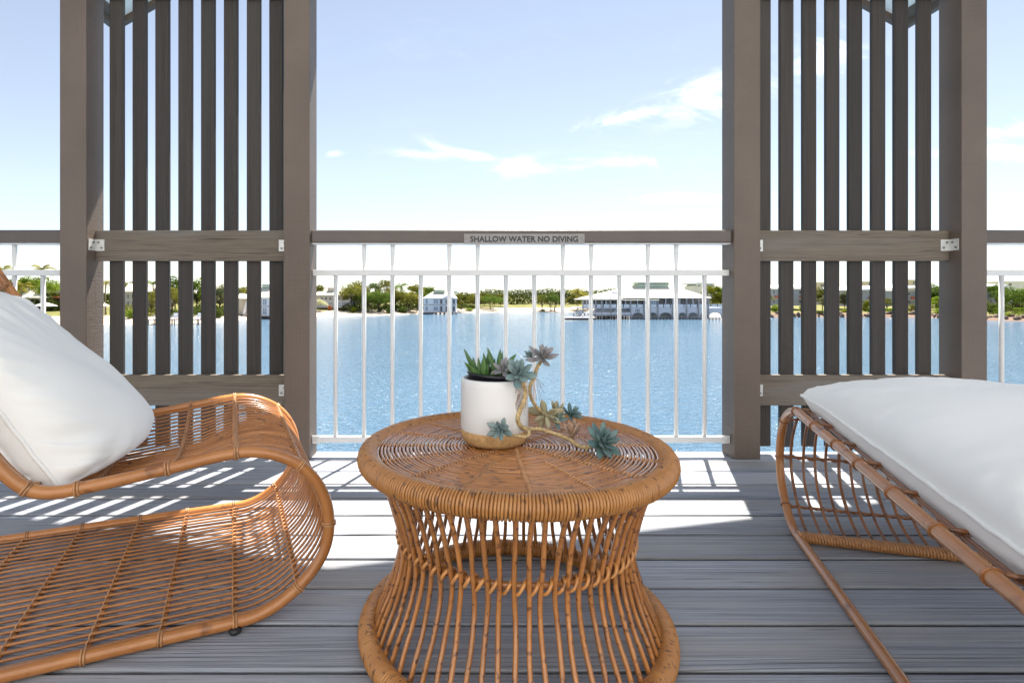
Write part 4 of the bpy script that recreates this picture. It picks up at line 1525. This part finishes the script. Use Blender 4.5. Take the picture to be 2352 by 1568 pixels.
# dark undergrowth between the trunks
rd = random.Random(12)
m = MB()
for (xa, xb, o0, o1, hh) in ((800, 972, 9, 20, 3.0), (1052, 1092, 10, 18, 2.2), (385, 415, 10, 16, 2.0), (440, 520, 9, 16, 2.6), (2160, 2420, 18, 30, 3.2), (1600, 1690, 14, 22, 2.6), (-60, 130, 30, 34, 4.0)):
    for x in range(xa, xb, 7):
        for k in range(2):
            Y = shore_Y(x) + rd.uniform(o0, o1)
            p = at(x + rd.uniform(-3, 3), HY, Y)
            h = hh * rd.uniform(0.5, 1.1)
            crown_verts(m, rd, (p.x, p.y, gz(x, Y) + h * 0.45), 1.3, 1.2, h * 0.55, 90, 0.34, -0.95)
tag(m.build('undergrowth', FOL['forest']), 'dark undergrowth between the trunks along the far shore', 'undergrowth', kind='stuff')

# rocks along the right bank
rk = []
for s in range(4):
    bm = bmesh.new()
    bmesh.ops.create_icosphere(bm, subdivisions=2, radius=0.5)
    for v in bm.verts:
        v.co *= 1 + 0.35 * noise.noise(v.co * 2.2 + Vector((s * 7, 0, 0)))
    me = bpy.data.meshes.new('rock')
    bm.to_mesh(me)
    bm.free()
    rk.append(me)
M['rock'] = plain('bank_rock', (0.17, 0.125, 0.10), 0.9, 0.2, 0.35, 0.9, rnd=0.35)
for me in rk: me.materials.append(M['rock'])
rd = random.Random(3)
for k in range(70):
    x = 1735 + (2400 - 1735) * k / 69 + rd.uniform(-4, 4)
    d = rd.uniform(0.2, 3.4)
    p = at(x, HY, shore_Y(x) + d)
    s = rd.uniform(0.7, 1.7)
    p.z = land(d, x) + 0.12 * s
    tag(link('rock', rk[k % 4], None, loc=p, rot=(rd.uniform(0, 6), rd.uniform(0, 6), rd.uniform(0, 6)), scale=(s * 1.3, s, s * 0.8)), 'brown boulder in the rock edging along the waterline of the right bank', 'rock', 'boulders edging the right bank')

# ------------------------------------------------------------------ buildings on the far shore
M['cream_roof'] = plain('cream_metal_roof', (0.70, 0.66, 0.54), 0.5, 0.4, 0.04, 0.4)
M['white_wall'] = plain('white_weatherboard', (0.86, 0.85, 0.87), 0.6, 0.3, 0.05, 0.5)
M['lilac_wall'] = plain('pale_lilac_wall', (0.76, 0.72, 0.75), 0.6, 0.3, 0.05, 0.5)
M['grey_wall'] = plain('grey_beige_wall', (0.52, 0.48, 0.44), 0.7, 0.3, 0.06, 0.5)
M['glass'] = plain('dark_window_glass', (0.09, 0.10, 0.115), 0.08, 0.6, 0.2, 0.6)
M['glass_blue'] = plain('blue_window_glass', (0.30, 0.37, 0.47), 0.08, 0.6, 0.2, 0.6)
M['green_trim'] = plain('sage_trim', (0.52, 0.60, 0.50), 0.6, 0.3, 0.06, 0.5)
M['pile'] = plain('jetty_pile', (0.11, 0.09, 0.085), 0.9, 0.2, 0.25, 1.0)
M['grey_timber'] = plain('weathered_grey_timber', (0.44, 0.40, 0.40), 0.8, 0.2, 0.15, 1.0)
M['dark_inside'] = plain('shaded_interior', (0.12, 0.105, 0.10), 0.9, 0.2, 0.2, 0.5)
M['brick'] = plain('red_brown_wall', (0.30, 0.14, 0.085), 0.8, 0.2, 0.2, 0.7)
M['orange'] = plain('orange_red_panel', (0.62, 0.20, 0.11), 0.7, 0.3, 0.08, 0.5)
M['blue_wall'] = plain('blue_grey_wall', (0.42, 0.44, 0.50), 0.7, 0.3, 0.06, 0.5)
M['blue_roof'] = plain('blue_metal_roof', (0.24, 0.33, 0.43), 0.4, 0.5, 0.08, 0.5)
M['light_roof'] = plain('pale_blue_roof', (0.80, 0.86, 0.90), 0.45, 0.5, 0.05, 0.5)
M['beige_wall'] = plain('beige_render', (0.70, 0.62, 0.53), 0.7, 0.3, 0.05, 0.5)
M['parasol'] = plain('parasol_canvas', (0.78, 0.75, 0.66), 0.8, 0.2, 0.03, 1)


def window(parent, xa, ya, xb, yb, Y, glass='glass', frame='white_wall', bars=1):
    """window seen between two pixels at depth Y: a frame with a pane set 6 cm behind its face and glazing bars"""
    a, b = at(xa, yb, Y), at(xb, ya, Y)
    f = max(0.06, (b.x - a.x) * 0.07)
    m = MB()
    m.box(a.x, b.x, Y - 0.06, Y + 0.06, a.z, a.z + f).box(a.x, b.x, Y - 0.06, Y + 0.06, b.z - f, b.z)
    m.box(a.x, a.x + f, Y - 0.06, Y + 0.06, a.z + f, b.z - f).box(b.x - f, b.x, Y - 0.06, Y + 0.06, a.z + f, b.z - f)
    for k in range(bars):
        xx = a.x + (b.x - a.x) * (k + 1) / (bars + 1)
        m.box(xx - f * .4, xx + f * .4, Y - 0.05, Y + 0.03, a.z + f, b.z - f)
    o = m.build('window', M[frame], parent, world_coords=True)
    MB().box(a.x + f * .5, b.x - f * .5, Y + 0.0, Y + 0.05, a.z + f * .5, b.z - f * .5).build('pane', M[glass], o, world_coords=True)
    return o


def pbox(name, parent, xa, ya, xb, yb, Y, dep, mat, lift=0.0):
    """box whose front face spans two pixels at depth Y"""
    a, b = at(xa, yb, Y), at(xb, ya, Y)
    return MB().box(a.x, b.x, Y, Y + dep, a.z, b.z).build(name, mat, parent, world_coords=True)


def hip_roof(name, parent, xa, xb, ye, yr, ra, rb, Y, dep, mat, over=0.6, th=0.22):
    """hipped roof: eave from xa to xb at row ye, ridge from ra to rb at row yr above the middle of the depth"""
    Y0, Y1, Ym = Y - over, Y + dep + over, Y + dep / 2
    ze = at(xa, ye, Y0).z
    A = [at(xa, ye, Y0), at(xb, ye, Y0)]
    wl, wr = A[0].x, A[1].x
    r0, r1 = at(ra, yr, Ym), at(rb, yr, Ym)
    m = MB()
    lo = [(wl, Y0, ze), (wr, Y0, ze), (wr, Y1, ze), (wl, Y1, ze)]
    up = [(x, y, z + th) for x, y, z in lo]
    for i in range(4):
        j = (i + 1) % 4
        m.face([lo[i], lo[j], up[j], up[i]])
    m.face(list(reversed(lo)))
    R0, R1 = tuple(r0), tuple(r1)
    m.face([up[0], up[1], R1, R0])
    m.face([up[1], up[2], R1])
    m.face([up[2], up[3], R0, R1])
    m.face([up[3], up[0], R0])
    return m.build(name, mat, parent, world_coords=True)


def house(name, label, x, Y):
    p = at(x, HY, Y)
    p.z = gz(x, Y)
    return thing(name, label, 'house', p, 'houses on the far shore')


def g6x(z): return 696.1 + z * 0.20799
def g6y(z): return 602.1 + z * 0.20799


# white two-storey house standing in the water
Y = 200.0
h = thing('waterside_house', 'white two-storey house with cream roof standing on piles in the water', 'house', at(1010, 719, Y), 'houses on the far shore')
xa, xb, xc = g6x(1330), g6x(1505), g6x(1692)
pbox('wall', h, xa, g6y(398), xc, g6y(552), Y, 9, M['white_wall'])
pbox('floor_band', h, xa - .5, g6y(466), xc + .5, g6y(473), Y - 0.15, 0.14, M['grey_timber'])
pbox('platform', h, xa - 2, g6y(552), xc + 2, g6y(560), Y - 0.8, 10.5, M['grey_timber'])
for k in range(9):
    x = xa + (xc - xa) * k / 8
    a = at(x, g6y(560), Y)
    MB().tube([(a.x, Y - 0.4, WZ - 1), (a.x, Y - 0.4, a.z)], 0.22, 7).build('pile', M['pile'], h, world_coords=True)
    MB().tube([(a.x, Y + 6, WZ - 1), (a.x, Y + 6, a.z)], 0.22, 7).build('pile', M['pile'], h, world_coords=True)
for (a, b) in ((1352, 1378), (1440, 1492)):
    window(h, g6x(a), g6y(408), g6x(b), g6y(460), Y - 0.07, 'glass_blue', bars=1)
    window(h, g6x(a), g6y(486), g6x(b), g6y(537), Y - 0.07, 'glass_blue', bars=1)
for (a, b) in ((1512, 1540), (1572, 1592), (1606, 1624), (1650, 1680)):
    window(h, g6x(a), g6y(408), g6x(b), g6y(462), Y - 0.07, 'glass', bars=0)
    window(h, g6x(a), g6y(482), g6x(b), g6y(545), Y - 0.07, 'glass', bars=0)
for a in (1508, 1560, 1600, 1640, 1690):
    pbox('veranda_column', h, g6x(a) - .5, g6y(398), g6x(a) + .5, g6y(552), Y - 0.7, 0.2, M['lilac_wall'])
hip_roof('roof', h, xa - 2, xc + 2, g6y(402), g6y(322), g6x(1440), g6x(1640), Y, 9, M['cream_roof'])
a, b, c = at(g6x(1520), g6y(403), Y - 1.2), at(g6x(1690), g6y(403), Y - 1.2), at(g6x(1600), g6y(362), Y - 1.2)
MB().prism([a, b, c], [a + Vector((0, 4, 0)), b + Vector((0, 4, 0)), c + Vector((0, 4, 0))]).build('gable', M['lilac_wall'], h, world_coords=True)
cu_ = pbox('cupola', h, g6x(1450), g6y(304), g6x(1562), g6y(330), Y + 3, 3, M['green_trim'])
hip_roof('cupola_roof', h, g6x(1440), g6x(1572), g6y(304), g6y(288), g6x(1475), g6x(1540), Y + 3, 3, M['cream_roof'], 0.3, 0.1)
pbox('vent', h, g6x(1662), g6y(315), g6x(1705), g6y(345), Y + 5, 2, M['green_trim'])

# long grey house behind trees
Y = 190.0
h = house('lakeside_house', 'long grey two-storey house with cream roof and cupola behind the silver palm', 765, Y)
pbox('wall', h, g6x(145), g6y(364), g6x(545), g6y(505), Y, 9, M['grey_wall'])
hip_roof('roof', h, g6x(110), g6x(570), g6y(368), g6y(292), g6x(200), g6x(480), Y, 9, M['cream_roof'])
pbox('cupola', h, g6x(268), g6y(280), g6x(340), g6y(318), Y + 2, 3, M['grey_wall'])
hip_roof('cupola_roof', h, g6x(262), g6x(346), g6y(282), g6y(252), g6x(300), g6x(308), Y + 2, 3, M['cream_roof'], 0.3, 0.1)
for a in range(190, 530, 48):
    window(h, g6x(a), g6y(380), g6x(a + 32), g6y(420), Y - 0.07, 'glass')
    window(h, g6x(a), g6y(436), g6x(a + 36), g6y(490), Y - 0.07, 'glass_blue')
pbox('floor_band', h, g6x(145), g6y(426), g6x(545), g6y(431), Y - 0.2, 0.15, M['white_wall'])

# left screen
Y = 150.0
h = house('lakeside_house', 'cream roofed grey house behind the yellow hedge, left screen', 320, Y)
pbox('wall', h, 286, 670, 358, 707, Y, 9, M['grey_wall'])
hip_roof('roof', h, 280, 364, 671, 651, 296, 348, Y, 9, M['cream_roof'])
for a in (290, 302, 314, 326, 338, 350):
    window(h, a, 675, a + 7, 686, Y - 0.07)
    window(h, a, 691, a + 7, 701, Y - 0.07)
Y = 152.0
h = thing('waterside_house', 'white house with blue windows and cream roof on piles, behind the left screen', 'house', at(620, 733, Y), 'houses on the far shore')
pbox('wall', h, 588, 683, 655, 725, Y, 8, M['white_wall'])
hip_roof('roof', h, 582, 662, 685, 658, 602, 644, Y, 8, M['cream_roof'])
pbox('cupola', h, 602, 652, 620, 660, Y + 3, 2.5, M['green_trim'])
hip_roof('cupola_roof', h, 600, 622, 653, 648, 606, 616, Y + 3, 2.5, M['cream_roof'], 0.2, 0.1)
for a in (591, 603, 642):
    window(h, a, 687, a + 10, 701, Y - 0.07, 'glass_blue')
    window(h, a, 706, a + 10, 722, Y - 0.07, 'glass_blue')
pbox('floor_band', h, 588, 702.3, 655, 704.5, Y - 0.15, 0.14, M['blue_wall'])
pbox('platform', h, 586, 725, 657, 727, Y - 0.5, 9, M['grey_timber'])
for k in range(8):
    a = at(588 + 9.5 * k, 727, Y)
    MB().tube([(a.x, Y - 0.2, WZ - 1), (a.x, Y - 0.2, a.z)], 0.22, 7).build('pile', M['pile'], h, world_coords=True)
Y = 151.0
h = thing('beach_hut', 'small pale hut with an outside stair beside the white waterside house, left screen', 'hut', at(557, 726, Y), 'houses on the far shore')
pbox('wall', h, 546, 686, 559, 722, Y, 5, M['beige_wall'])
hip_roof('roof', h, 542, 570, 687, 674, 551, 562, Y, 5, M['cream_roof'])
s0, s1 = at(556, 722, Y - 1), at(566, 690, Y - 1)
MB().prism([s0, s0 + Vector((.3, 0, 0)), s0 + Vector((.3, 1, 0)), s0 + Vector((0, 1, 0))], [s1, s1 + Vector((.3, 0, 0)), s1 + Vector((.3, 1, 0)), s1 + Vector((0, 1, 0))]).build('stair', M['white_wall'], h, world_coords=True)
pbox('landing', h, 559, 722, 568, 725, Y - 1.5, 5, M['grey_timber'])
# jetty with chairs
Yj = 119.0
j = thing('beach_jetty', 'low grey timber jetty carrying white chairs at the beach, left screen', 'jetty', at(400, 745, Yj), 'jetties on the lake')
pbox('jetty_deck', j, 336, 732.5, 466, 735, Yj, 3.2, M['grey_timber'])
for x in (340, 353, 366, 379, 394, 400, 413, 428, 441, 452, 463):
    a = at(x, 735, Yj)
    for dy_ in (0.15, 2.9):
        MB().tube([(a.x, Yj + dy_, WZ - 1), (a.x, Yj + dy_, a.z)], 0.11, 6).build('pile', M['pile'], j, world_coords=True)
mc = MB()
mc.box(-0.35, 0.35, -0.35, 0.35, 0.28, 0.36).box(-0.35, 0.35, 0.29, 0.35, 0.36, 0.95)
for sx in (-1, 1):
    for sy in (-1, 1):
        mc.box(sx * 0.3 - .03, sx * 0.3 + .03, sy * 0.3 - .03, sy * 0.3 + .03, 0, 0.28)
    mc.box(sx * 0.33 - .03, sx * 0.33 + .03, -0.35, 0.29, 0.52, 0.57)
chm = mc.mesh('white_chair', M['white_wall'])
zj = at(400, 732.5, Yj).z
for k, x in enumerate((351, 358, 365, 393, 400, 408, 448, 455, 461)):
    p = at(x, 700, Yj)
    tag(link('white_chair', chm, None, loc=(p.x, Yj + 1.3, zj), rot=(0, 0, random.uniform(-.6, .6)), scale=(1.25, 1.25, 1.4)), 'white jetty chair, %s of the trio on the %s of the jetty' % (('leftmost', 'middle one', 'rightmost')[k % 3], ('left end', 'middle', 'right end')[k // 3]), 'chair', 'white chairs on the jetty')

# far left huts and parasols
Y = 143.0
h = house('beach_house', 'pale hut with a low cream gable roof beyond the left railing', 66, Y)
pbox('wall', h, 40, 684, 92, 712, Y, 8, M['beige_wall'])
hip_roof('roof', h, 34, 98, 685, 660, 44, 62, Y, 8, M['cream_roof'], 0.8)
for a in (46, 58, 70, 81):
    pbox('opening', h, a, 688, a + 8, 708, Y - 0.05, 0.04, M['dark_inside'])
Y = 146.0
h = house('beach_house', 'low red-brown building beside the left post, beyond the parasol', 122, Y)
pbox('wall', h, 106, 672, 150, 712, Y, 8, M['brick'])
pbox('roof', h, 103, 668, 153, 673, Y - 0.8, 9.6, M['grey_wall'])
pbox('awning', h, 116, 680, 150, 684, Y - 1.2, 1.15, M['orange'])
for a in (110, 120, 130, 140):
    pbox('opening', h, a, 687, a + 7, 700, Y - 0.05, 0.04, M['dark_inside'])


def parasol(x, ytop, yrim, wpx, Y, label):
    p = at(x, HY, Y)
    p.z = gz(x, Y)
    t = thing('parasol', label, 'parasol', p, 'beach parasols')
    zt, zr = at(x, ytop, Y).z - p.z, at(x, yrim, Y).z - p.z
    r = wpx / F * Y / 2
    MB().lathe([(r, zr), (r * 0.99, zr + 0.08), (r * 0.5, (zt + zr) / 2 + 0.08), (0.03, zt)], n=8, smooth=False).build('canopy', M['parasol'], t)
    MB().tube([(0, 0, -0.2), (0, 0, zt + 0.1)], 0.05, 6).build('pole', M['grey_timber'], t)


parasol(104, 694, 703, 46, 128, 'white parasol in front of the low red-brown building')
parasol(240, 696, 703.5, 20, 128, 'cream parasol right beside the left post, under the slender palm')

# pavilion on the lake
YV = 151.0
def vx(z): return 1166.5 + z * 0.21598
def vy(z): return 602.1 + z * 0.21598


pav = thing('lake_pavilion', 'large white pavilion with a broad cream roof and arched base on piles over the lake', 'pavilion', at(1500, 732.7, YV))


def vb(name, a, ya, b, yb, Y, dep, mat, parent=None):
    return pbox(name, parent or pav, vx(a), vy(ya), vx(b), vy(yb), Y, dep, mat)


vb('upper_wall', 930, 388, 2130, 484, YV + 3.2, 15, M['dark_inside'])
for a in range(945, 2120, 52):
    window(pav, vx(a), vy(399), vx(a + 42), vy(482), YV + 3.1, 'glass', 'lilac_wall', bars=0)
vb('floor_slab', 790, 483, 2310, 492, YV, 18, M['lilac_wall'])
for k in range(21):
    a = 800 + k * 71.5
    vb('balustrade_panel', a + 4, 449, a + 66, 480, YV + 0.1, 0.07, M['white_wall'])
    vb('balustrade_cap', a - 2, 445, a + 73, 449, YV + 0.05, 0.16, M['grey_timber'])
for a in (800, 935, 1000, 1092, 1185, 1308, 1452, 1516, 1598, 1755, 1905, 2030, 2135):
    vb('column', a - 5, 388 if a < 2140 else 445, a + 5, 604, YV - 0.35, 0.4, M['grey_timber'])
for a in (840, 1045, 1250, 1380, 1680, 1830, 1970):
    vb('column', a - 3, 388, a + 3, 483, YV - 0.02, 0.25, M['lilac_wall'])
vb('glazed_bay', 1516, 398, 1600, 480, YV + 0.3, 2.5, M['lilac_wall'])
for a in (1520, 1547, 1573):
    window(pav, vx(a), vy(410), vx(a + 24), vy(478), YV + 0.2, 'glass_blue', 'white_wall', bars=0)
# arched base
m = MB()
bays = [(1318, 1446), (1505, 1592), (1608, 1752), (1812, 1902), (1914, 2026), (2042, 2122), (2136, 2280)]
z_ = lambda v: at(0, vy(v), YV).z
X_ = lambda v: at(vx(v), 0, YV).x
ytop_, ybot_ = 492, 592
cur = 1300
for (a, b) in bays:
    m.box(X_(cur), X_(a), YV + 0.05, YV + 0.5, z_(ybot_), z_(ytop_))
    n = 10
    for q in range(n):
        u0, u1 = q / n, (q + 1) / n
        yy = lambda u: 592 - 56 * math.sqrt(max(0, 1 - (2 * u - 1) ** 2)) ** 0.8
        x0, x1 = X_(a + (b - a) * u0), X_(a + (b - a) * u1)
        m.prism([(x0, YV + .05, z_(yy(u0))), (x1, YV + .05, z_(yy(u1))), (x1, YV + .5, z_(yy(u1))), (x0, YV + .5, z_(yy(u0)))],
                [(x0, YV + .05, z_(ytop_)), (x1, YV + .05, z_(ytop_)), (x1, YV + .5, z_(ytop_)), (x0, YV + .5, z_(ytop_))])
    cur = b
m.box(X_(cur), X_(2310), YV + 0.05, YV + 0.5, z_(ybot_), z_(ytop_))
m.build('arched_wall', M['lilac_wall'], pav, world_coords=True)
vb('undercroft_wall', 1320, 492, 2110, 600, YV + 4, 0.3, M['white_wall'])
for a in (1362, 1380, 1396):
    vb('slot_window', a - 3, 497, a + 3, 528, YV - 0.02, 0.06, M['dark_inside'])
vb('lower_wall', 930, 492, 1306, 560, YV + 3, 0.3, M['white_wall'])
vb('lower_deck', 790, 560, 1310, 571, YV - 0.5, 10, M['grey_timber'])
for k in range(11):
    a = 940 + k * 34
    vb('lower_balustrade', a, 532, a + 31, 558, YV - 0.3, 0.06, M['lilac_wall'])
for k in range(13):
    a = 940 + k * 31
    c = at(vx(a), vy(571), YV)
    for dd in (0.3, 5):
        MB().tube([(c.x, YV + dd, WZ - 1), (c.x, YV + dd, c.z)], 0.2, 6).build('pile', M['pile'], pav, world_coords=True)
for k in range(28):
    a = 1310 + k * 35
    c = at(vx(a), vy(592), YV)
    MB().tube([(c.x, YV + 0.3, WZ - 1), (c.x, YV + 0.3, c.z)], 0.16, 6).build('pile', M['pile'], pav, world_coords=True)
for (a, ya, b, yb) in ((905, 556, 945, 492), (1112, 556, 1165, 492)):
    p0, p1 = at(vx(a), vy(ya), YV + 0.5), at(vx(b), vy(yb), YV + 0.5)
    st = MB()
    for q in range(10):
        c = p0.lerp(p1, (q + 0.5) / 10)
        st.box(c.x - 0.22, c.x + 0.22, YV + 0.5, YV + 1.9, c.z - 0.1, c.z + 0.1)
    st.build('stair', M['white_wall'], pav, world_coords=True)
hip_roof('roof', pav, vx(905), vx(2168), vy(386), vy(246), vx(1350), vx(1725), YV + 0.8, 17, M['cream_roof'], 0.9, 0.25)
hip_roof('wing_roof', pav, vx(788), vx(1225), vy(401), vy(322), vx(1080), vx(1190), YV + 0.2, 10, M['cream_roof'], 0.7, 0.2)
a, b = at(vx(1212), vy(402), YV - 0.6), at(vx(1612), vy(402), YV - 0.6)
c, d = at(vx(1235), vy(370), YV + 3), at(vx(1585), vy(370), YV + 3)
MB().prism([a, b, b + Vector((0, 0.3, -.15)), a + Vector((0, .3, -.15))], [c, d, d + Vector((0, 0.3, -.15)), c + Vector((0, .3, -.15))]).build('veranda_roof', M['cream_roof'], pav, world_coords=True)
vb('skylight', 1105, 316, 1168, 360, YV + 3, 1.5, M['light_roof'])
lan = vb('lantern', 1378, 216, 1712, 262, YV + 8, 4, M['green_trim'])
for k in range(18):
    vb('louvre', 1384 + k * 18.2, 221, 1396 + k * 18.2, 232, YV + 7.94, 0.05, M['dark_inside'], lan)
hip_roof('lantern_roof', pav, vx(1335), vx(1728), vy(218), vy(203), vx(1365), vx(1700), YV + 8, 4, M['green_trim'], 1.0, 0.12)
# small landing and floating jetty
ld = thing('landing_stage', 'small railed landing stage at the left end of the lakeside pavilion', 'landing stage', at(vx(765), vy(570), YV - 1), 'jetties on the lake')
vb('stage_deck', 732, 562, 800, 570, YV - 1.6, 4, M['grey_timber'], ld)
for a in (736, 757, 778, 797):
    vb('stage_post', a - 2.5, 510, a + 2.5, 604, YV - 1.6, 0.3, M['pile'], ld)
for k in range(3):
    vb('stage_panel', 740 + 20.5 * k, 516, 755 + 20.5 * k, 558, YV - 1.5, 0.06, M['white_wall'], ld)
fj = thing('floating_jetty', 'dark floating pontoon in front of the left wing of the pavilion', 'jetty', at(vx(770), vy(605), YV - 8), 'jetties on the lake')
vb('pontoon', 612, 592, 935, 612, YV - 8, 2.5, M['pile'], fj)
vb('pontoon_deck', 610, 588, 938, 591.5, YV - 8.1, 2.7, M['lilac_wall'], fj)
for a in (702, 905):
    vb('mooring_post', a - 3, 545, a + 3, 612, YV - 5.2, 0.25, M['pile'], fj)
g = MB()
for k in range(3):
    p0, p1 = at(vx(775 + 38 * k), vy(588), YV - 6), at(vx(800 + 38 * k), vy(548), YV - 6)
    g.tube([p0, p1], 0.12, 5)
    g.tube([p1, at(vx(812 + 38 * k), vy(588), YV - 6)], 0.08, 5)
g.build('gangway_truss', M['white_wall'], fj, world_coords=True)
# bridge rail at the right end
fb = thing('footbridge', 'white railed footbridge leading from the pavilion towards the right screen', 'bridge', at(vx(2350), vy(492), YV + 1))
vb('bridge_deck', 2312, 484, 2600, 494, YV + 0.5, 3, M['lilac_wall'], fb)
for k in range(6):
    vb('bridge_panel', 2316 + k * 46, 440, 2358 + k * 46, 480, YV + 0.6, 0.07, M['white_wall'], fb)
for k in range(5):
    c = at(vx(2330 + 60 * k), vy(494), YV + 1)
    MB().tube([(c.x, YV + 1.5, WZ - 1), (c.x, YV + 1.5, c.z)], 0.25, 6).build('pile', M['pile'], fb, world_coords=True)

# modern houses behind and to the right
Y = 240.0
h = house('modern_house', 'white flat-roofed modern house above the right end of the pavilion roof', 1615, Y)
pbox('wall', h, vx(1975), vy(250), vx(2195), vy(430), Y, 10, M['white_wall'])
pbox('roof', h, vx(1955), vy(222), vx(2205), vy(234), Y - 1, 12, M['light_roof'])
pbox('penthouse', h, vx(2010), vy(212), vx(2070), vy(262), Y - 0.5, 5, M['white_wall'])
pbox('upper_wall', h, vx(1990), vy(234), vx(2190), vy(250), Y + 0.3, 9, M['blue_wall'])
for a in (2020, 2080, 2130):
    window(h, vx(a), vy(238), vx(a + 28), vy(262), Y - 0.6, 'glass_blue')


def modern(label, x0, x1, yr, ye, yb, Y, wins, pan):
    h = house('modern_house', label, (x0 + x1) / 2, Y)
    pbox('wall', h, x0, ye, x1, yb + 3, Y, 9, M['blue_wall'])
    a, b = at(x0 - 3, ye, Y - 1), at(x1 + 3, yr, Y - 1)
    MB().prism([(a.x, Y - 1, a.z), (b.x, Y - 1, a.z + (b.z - a.z) * 0.6), (b.x, Y + 10, b.z + 0.6), (a.x, Y + 10, a.z + 0.9)],
               [(a.x, Y - 1, a.z + .25), (b.x, Y - 1, a.z + (b.z - a.z) * 0.6 + .25), (b.x, Y + 10, b.z + .85), (a.x, Y + 10, a.z + 1.15)]).build('roof', M['light_roof'], h, world_coords=True)
    pbox('roof_edge', h, x0 - 4, ye - 2.4, x1 + 4, ye - 1.0, Y - 1.3, 0.25, M['blue_roof'])
    for (a, b) in pan:
        pbox('panel', h, a, (ye + yb) / 2 - 3, b, (ye + yb) / 2 + 4, Y - 0.5, 0.45, M['orange'])
    for (a, b) in wins:
        window(h, a, ye + 3, b, ye + 11, Y - 0.07, 'glass')
        window(h, a, yb - 11, b, yb - 2, Y - 0.07, 'glass')
    for (a, b) in pan:
        pbox('balcony_slab', h, a - 1, (ye + yb) / 2 + 4, b + 1, (ye + yb) / 2 + 5, Y - 1.4, 1.39, M['white_wall'])
    return h


modern('blue-grey modern house with orange panels behind the first gaps of the right screen', 1766, 1848, 655, 664, 699, 186, [(1774, 1780), (1793, 1799), (1812, 1818), (1834, 1840)], [(1781, 1792), (1838, 1847)])
modern('wide blue-grey modern house with orange panels behind the middle gaps of the right screen', 1935, 2112, 656, 668, 700, 184,
       [(1948, 1956), (1975, 1982), (2018, 2026), (2060, 2068), (2084, 2092)], [(1997, 2014), (2094, 2108)])
modern('dark-balconied house just right of the rough sawn post', 2232, 2310, 653, 661, 699, 178, [(2244, 2252), (2272, 2280), (2290, 2298)], [])
for (x0, x1, y0, lab) in ((1880, 1900, 648, 'distant beige block above the yellow-green gum tree, right screen'), (1990, 2010, 646, 'distant beige block above the roof of the wide blue-grey house'),
                          (2092, 2112, 642, 'distant beige block highest above the right end of the wide blue-grey house'), (2312, 2400, 646, 'distant white flat-roofed house above the right railing')):
    Y = 245.0
    h = house('modern_house', lab, (x0 + x1) / 2, Y)
    pbox('wall', h, x0, y0 + 1.5, x1, 700, Y, 9, M['white_wall'] if x0 > 2300 else M['beige_wall'])
    pbox('roof', h, x0 - 2, y0, x1 + 2, y0 + 1.5, Y - 0.8, 11, M['light_roof'])
    window(h, x0 + 4, y0 + 4, x0 + 12, y0 + 11, Y - 0.07, 'glass')
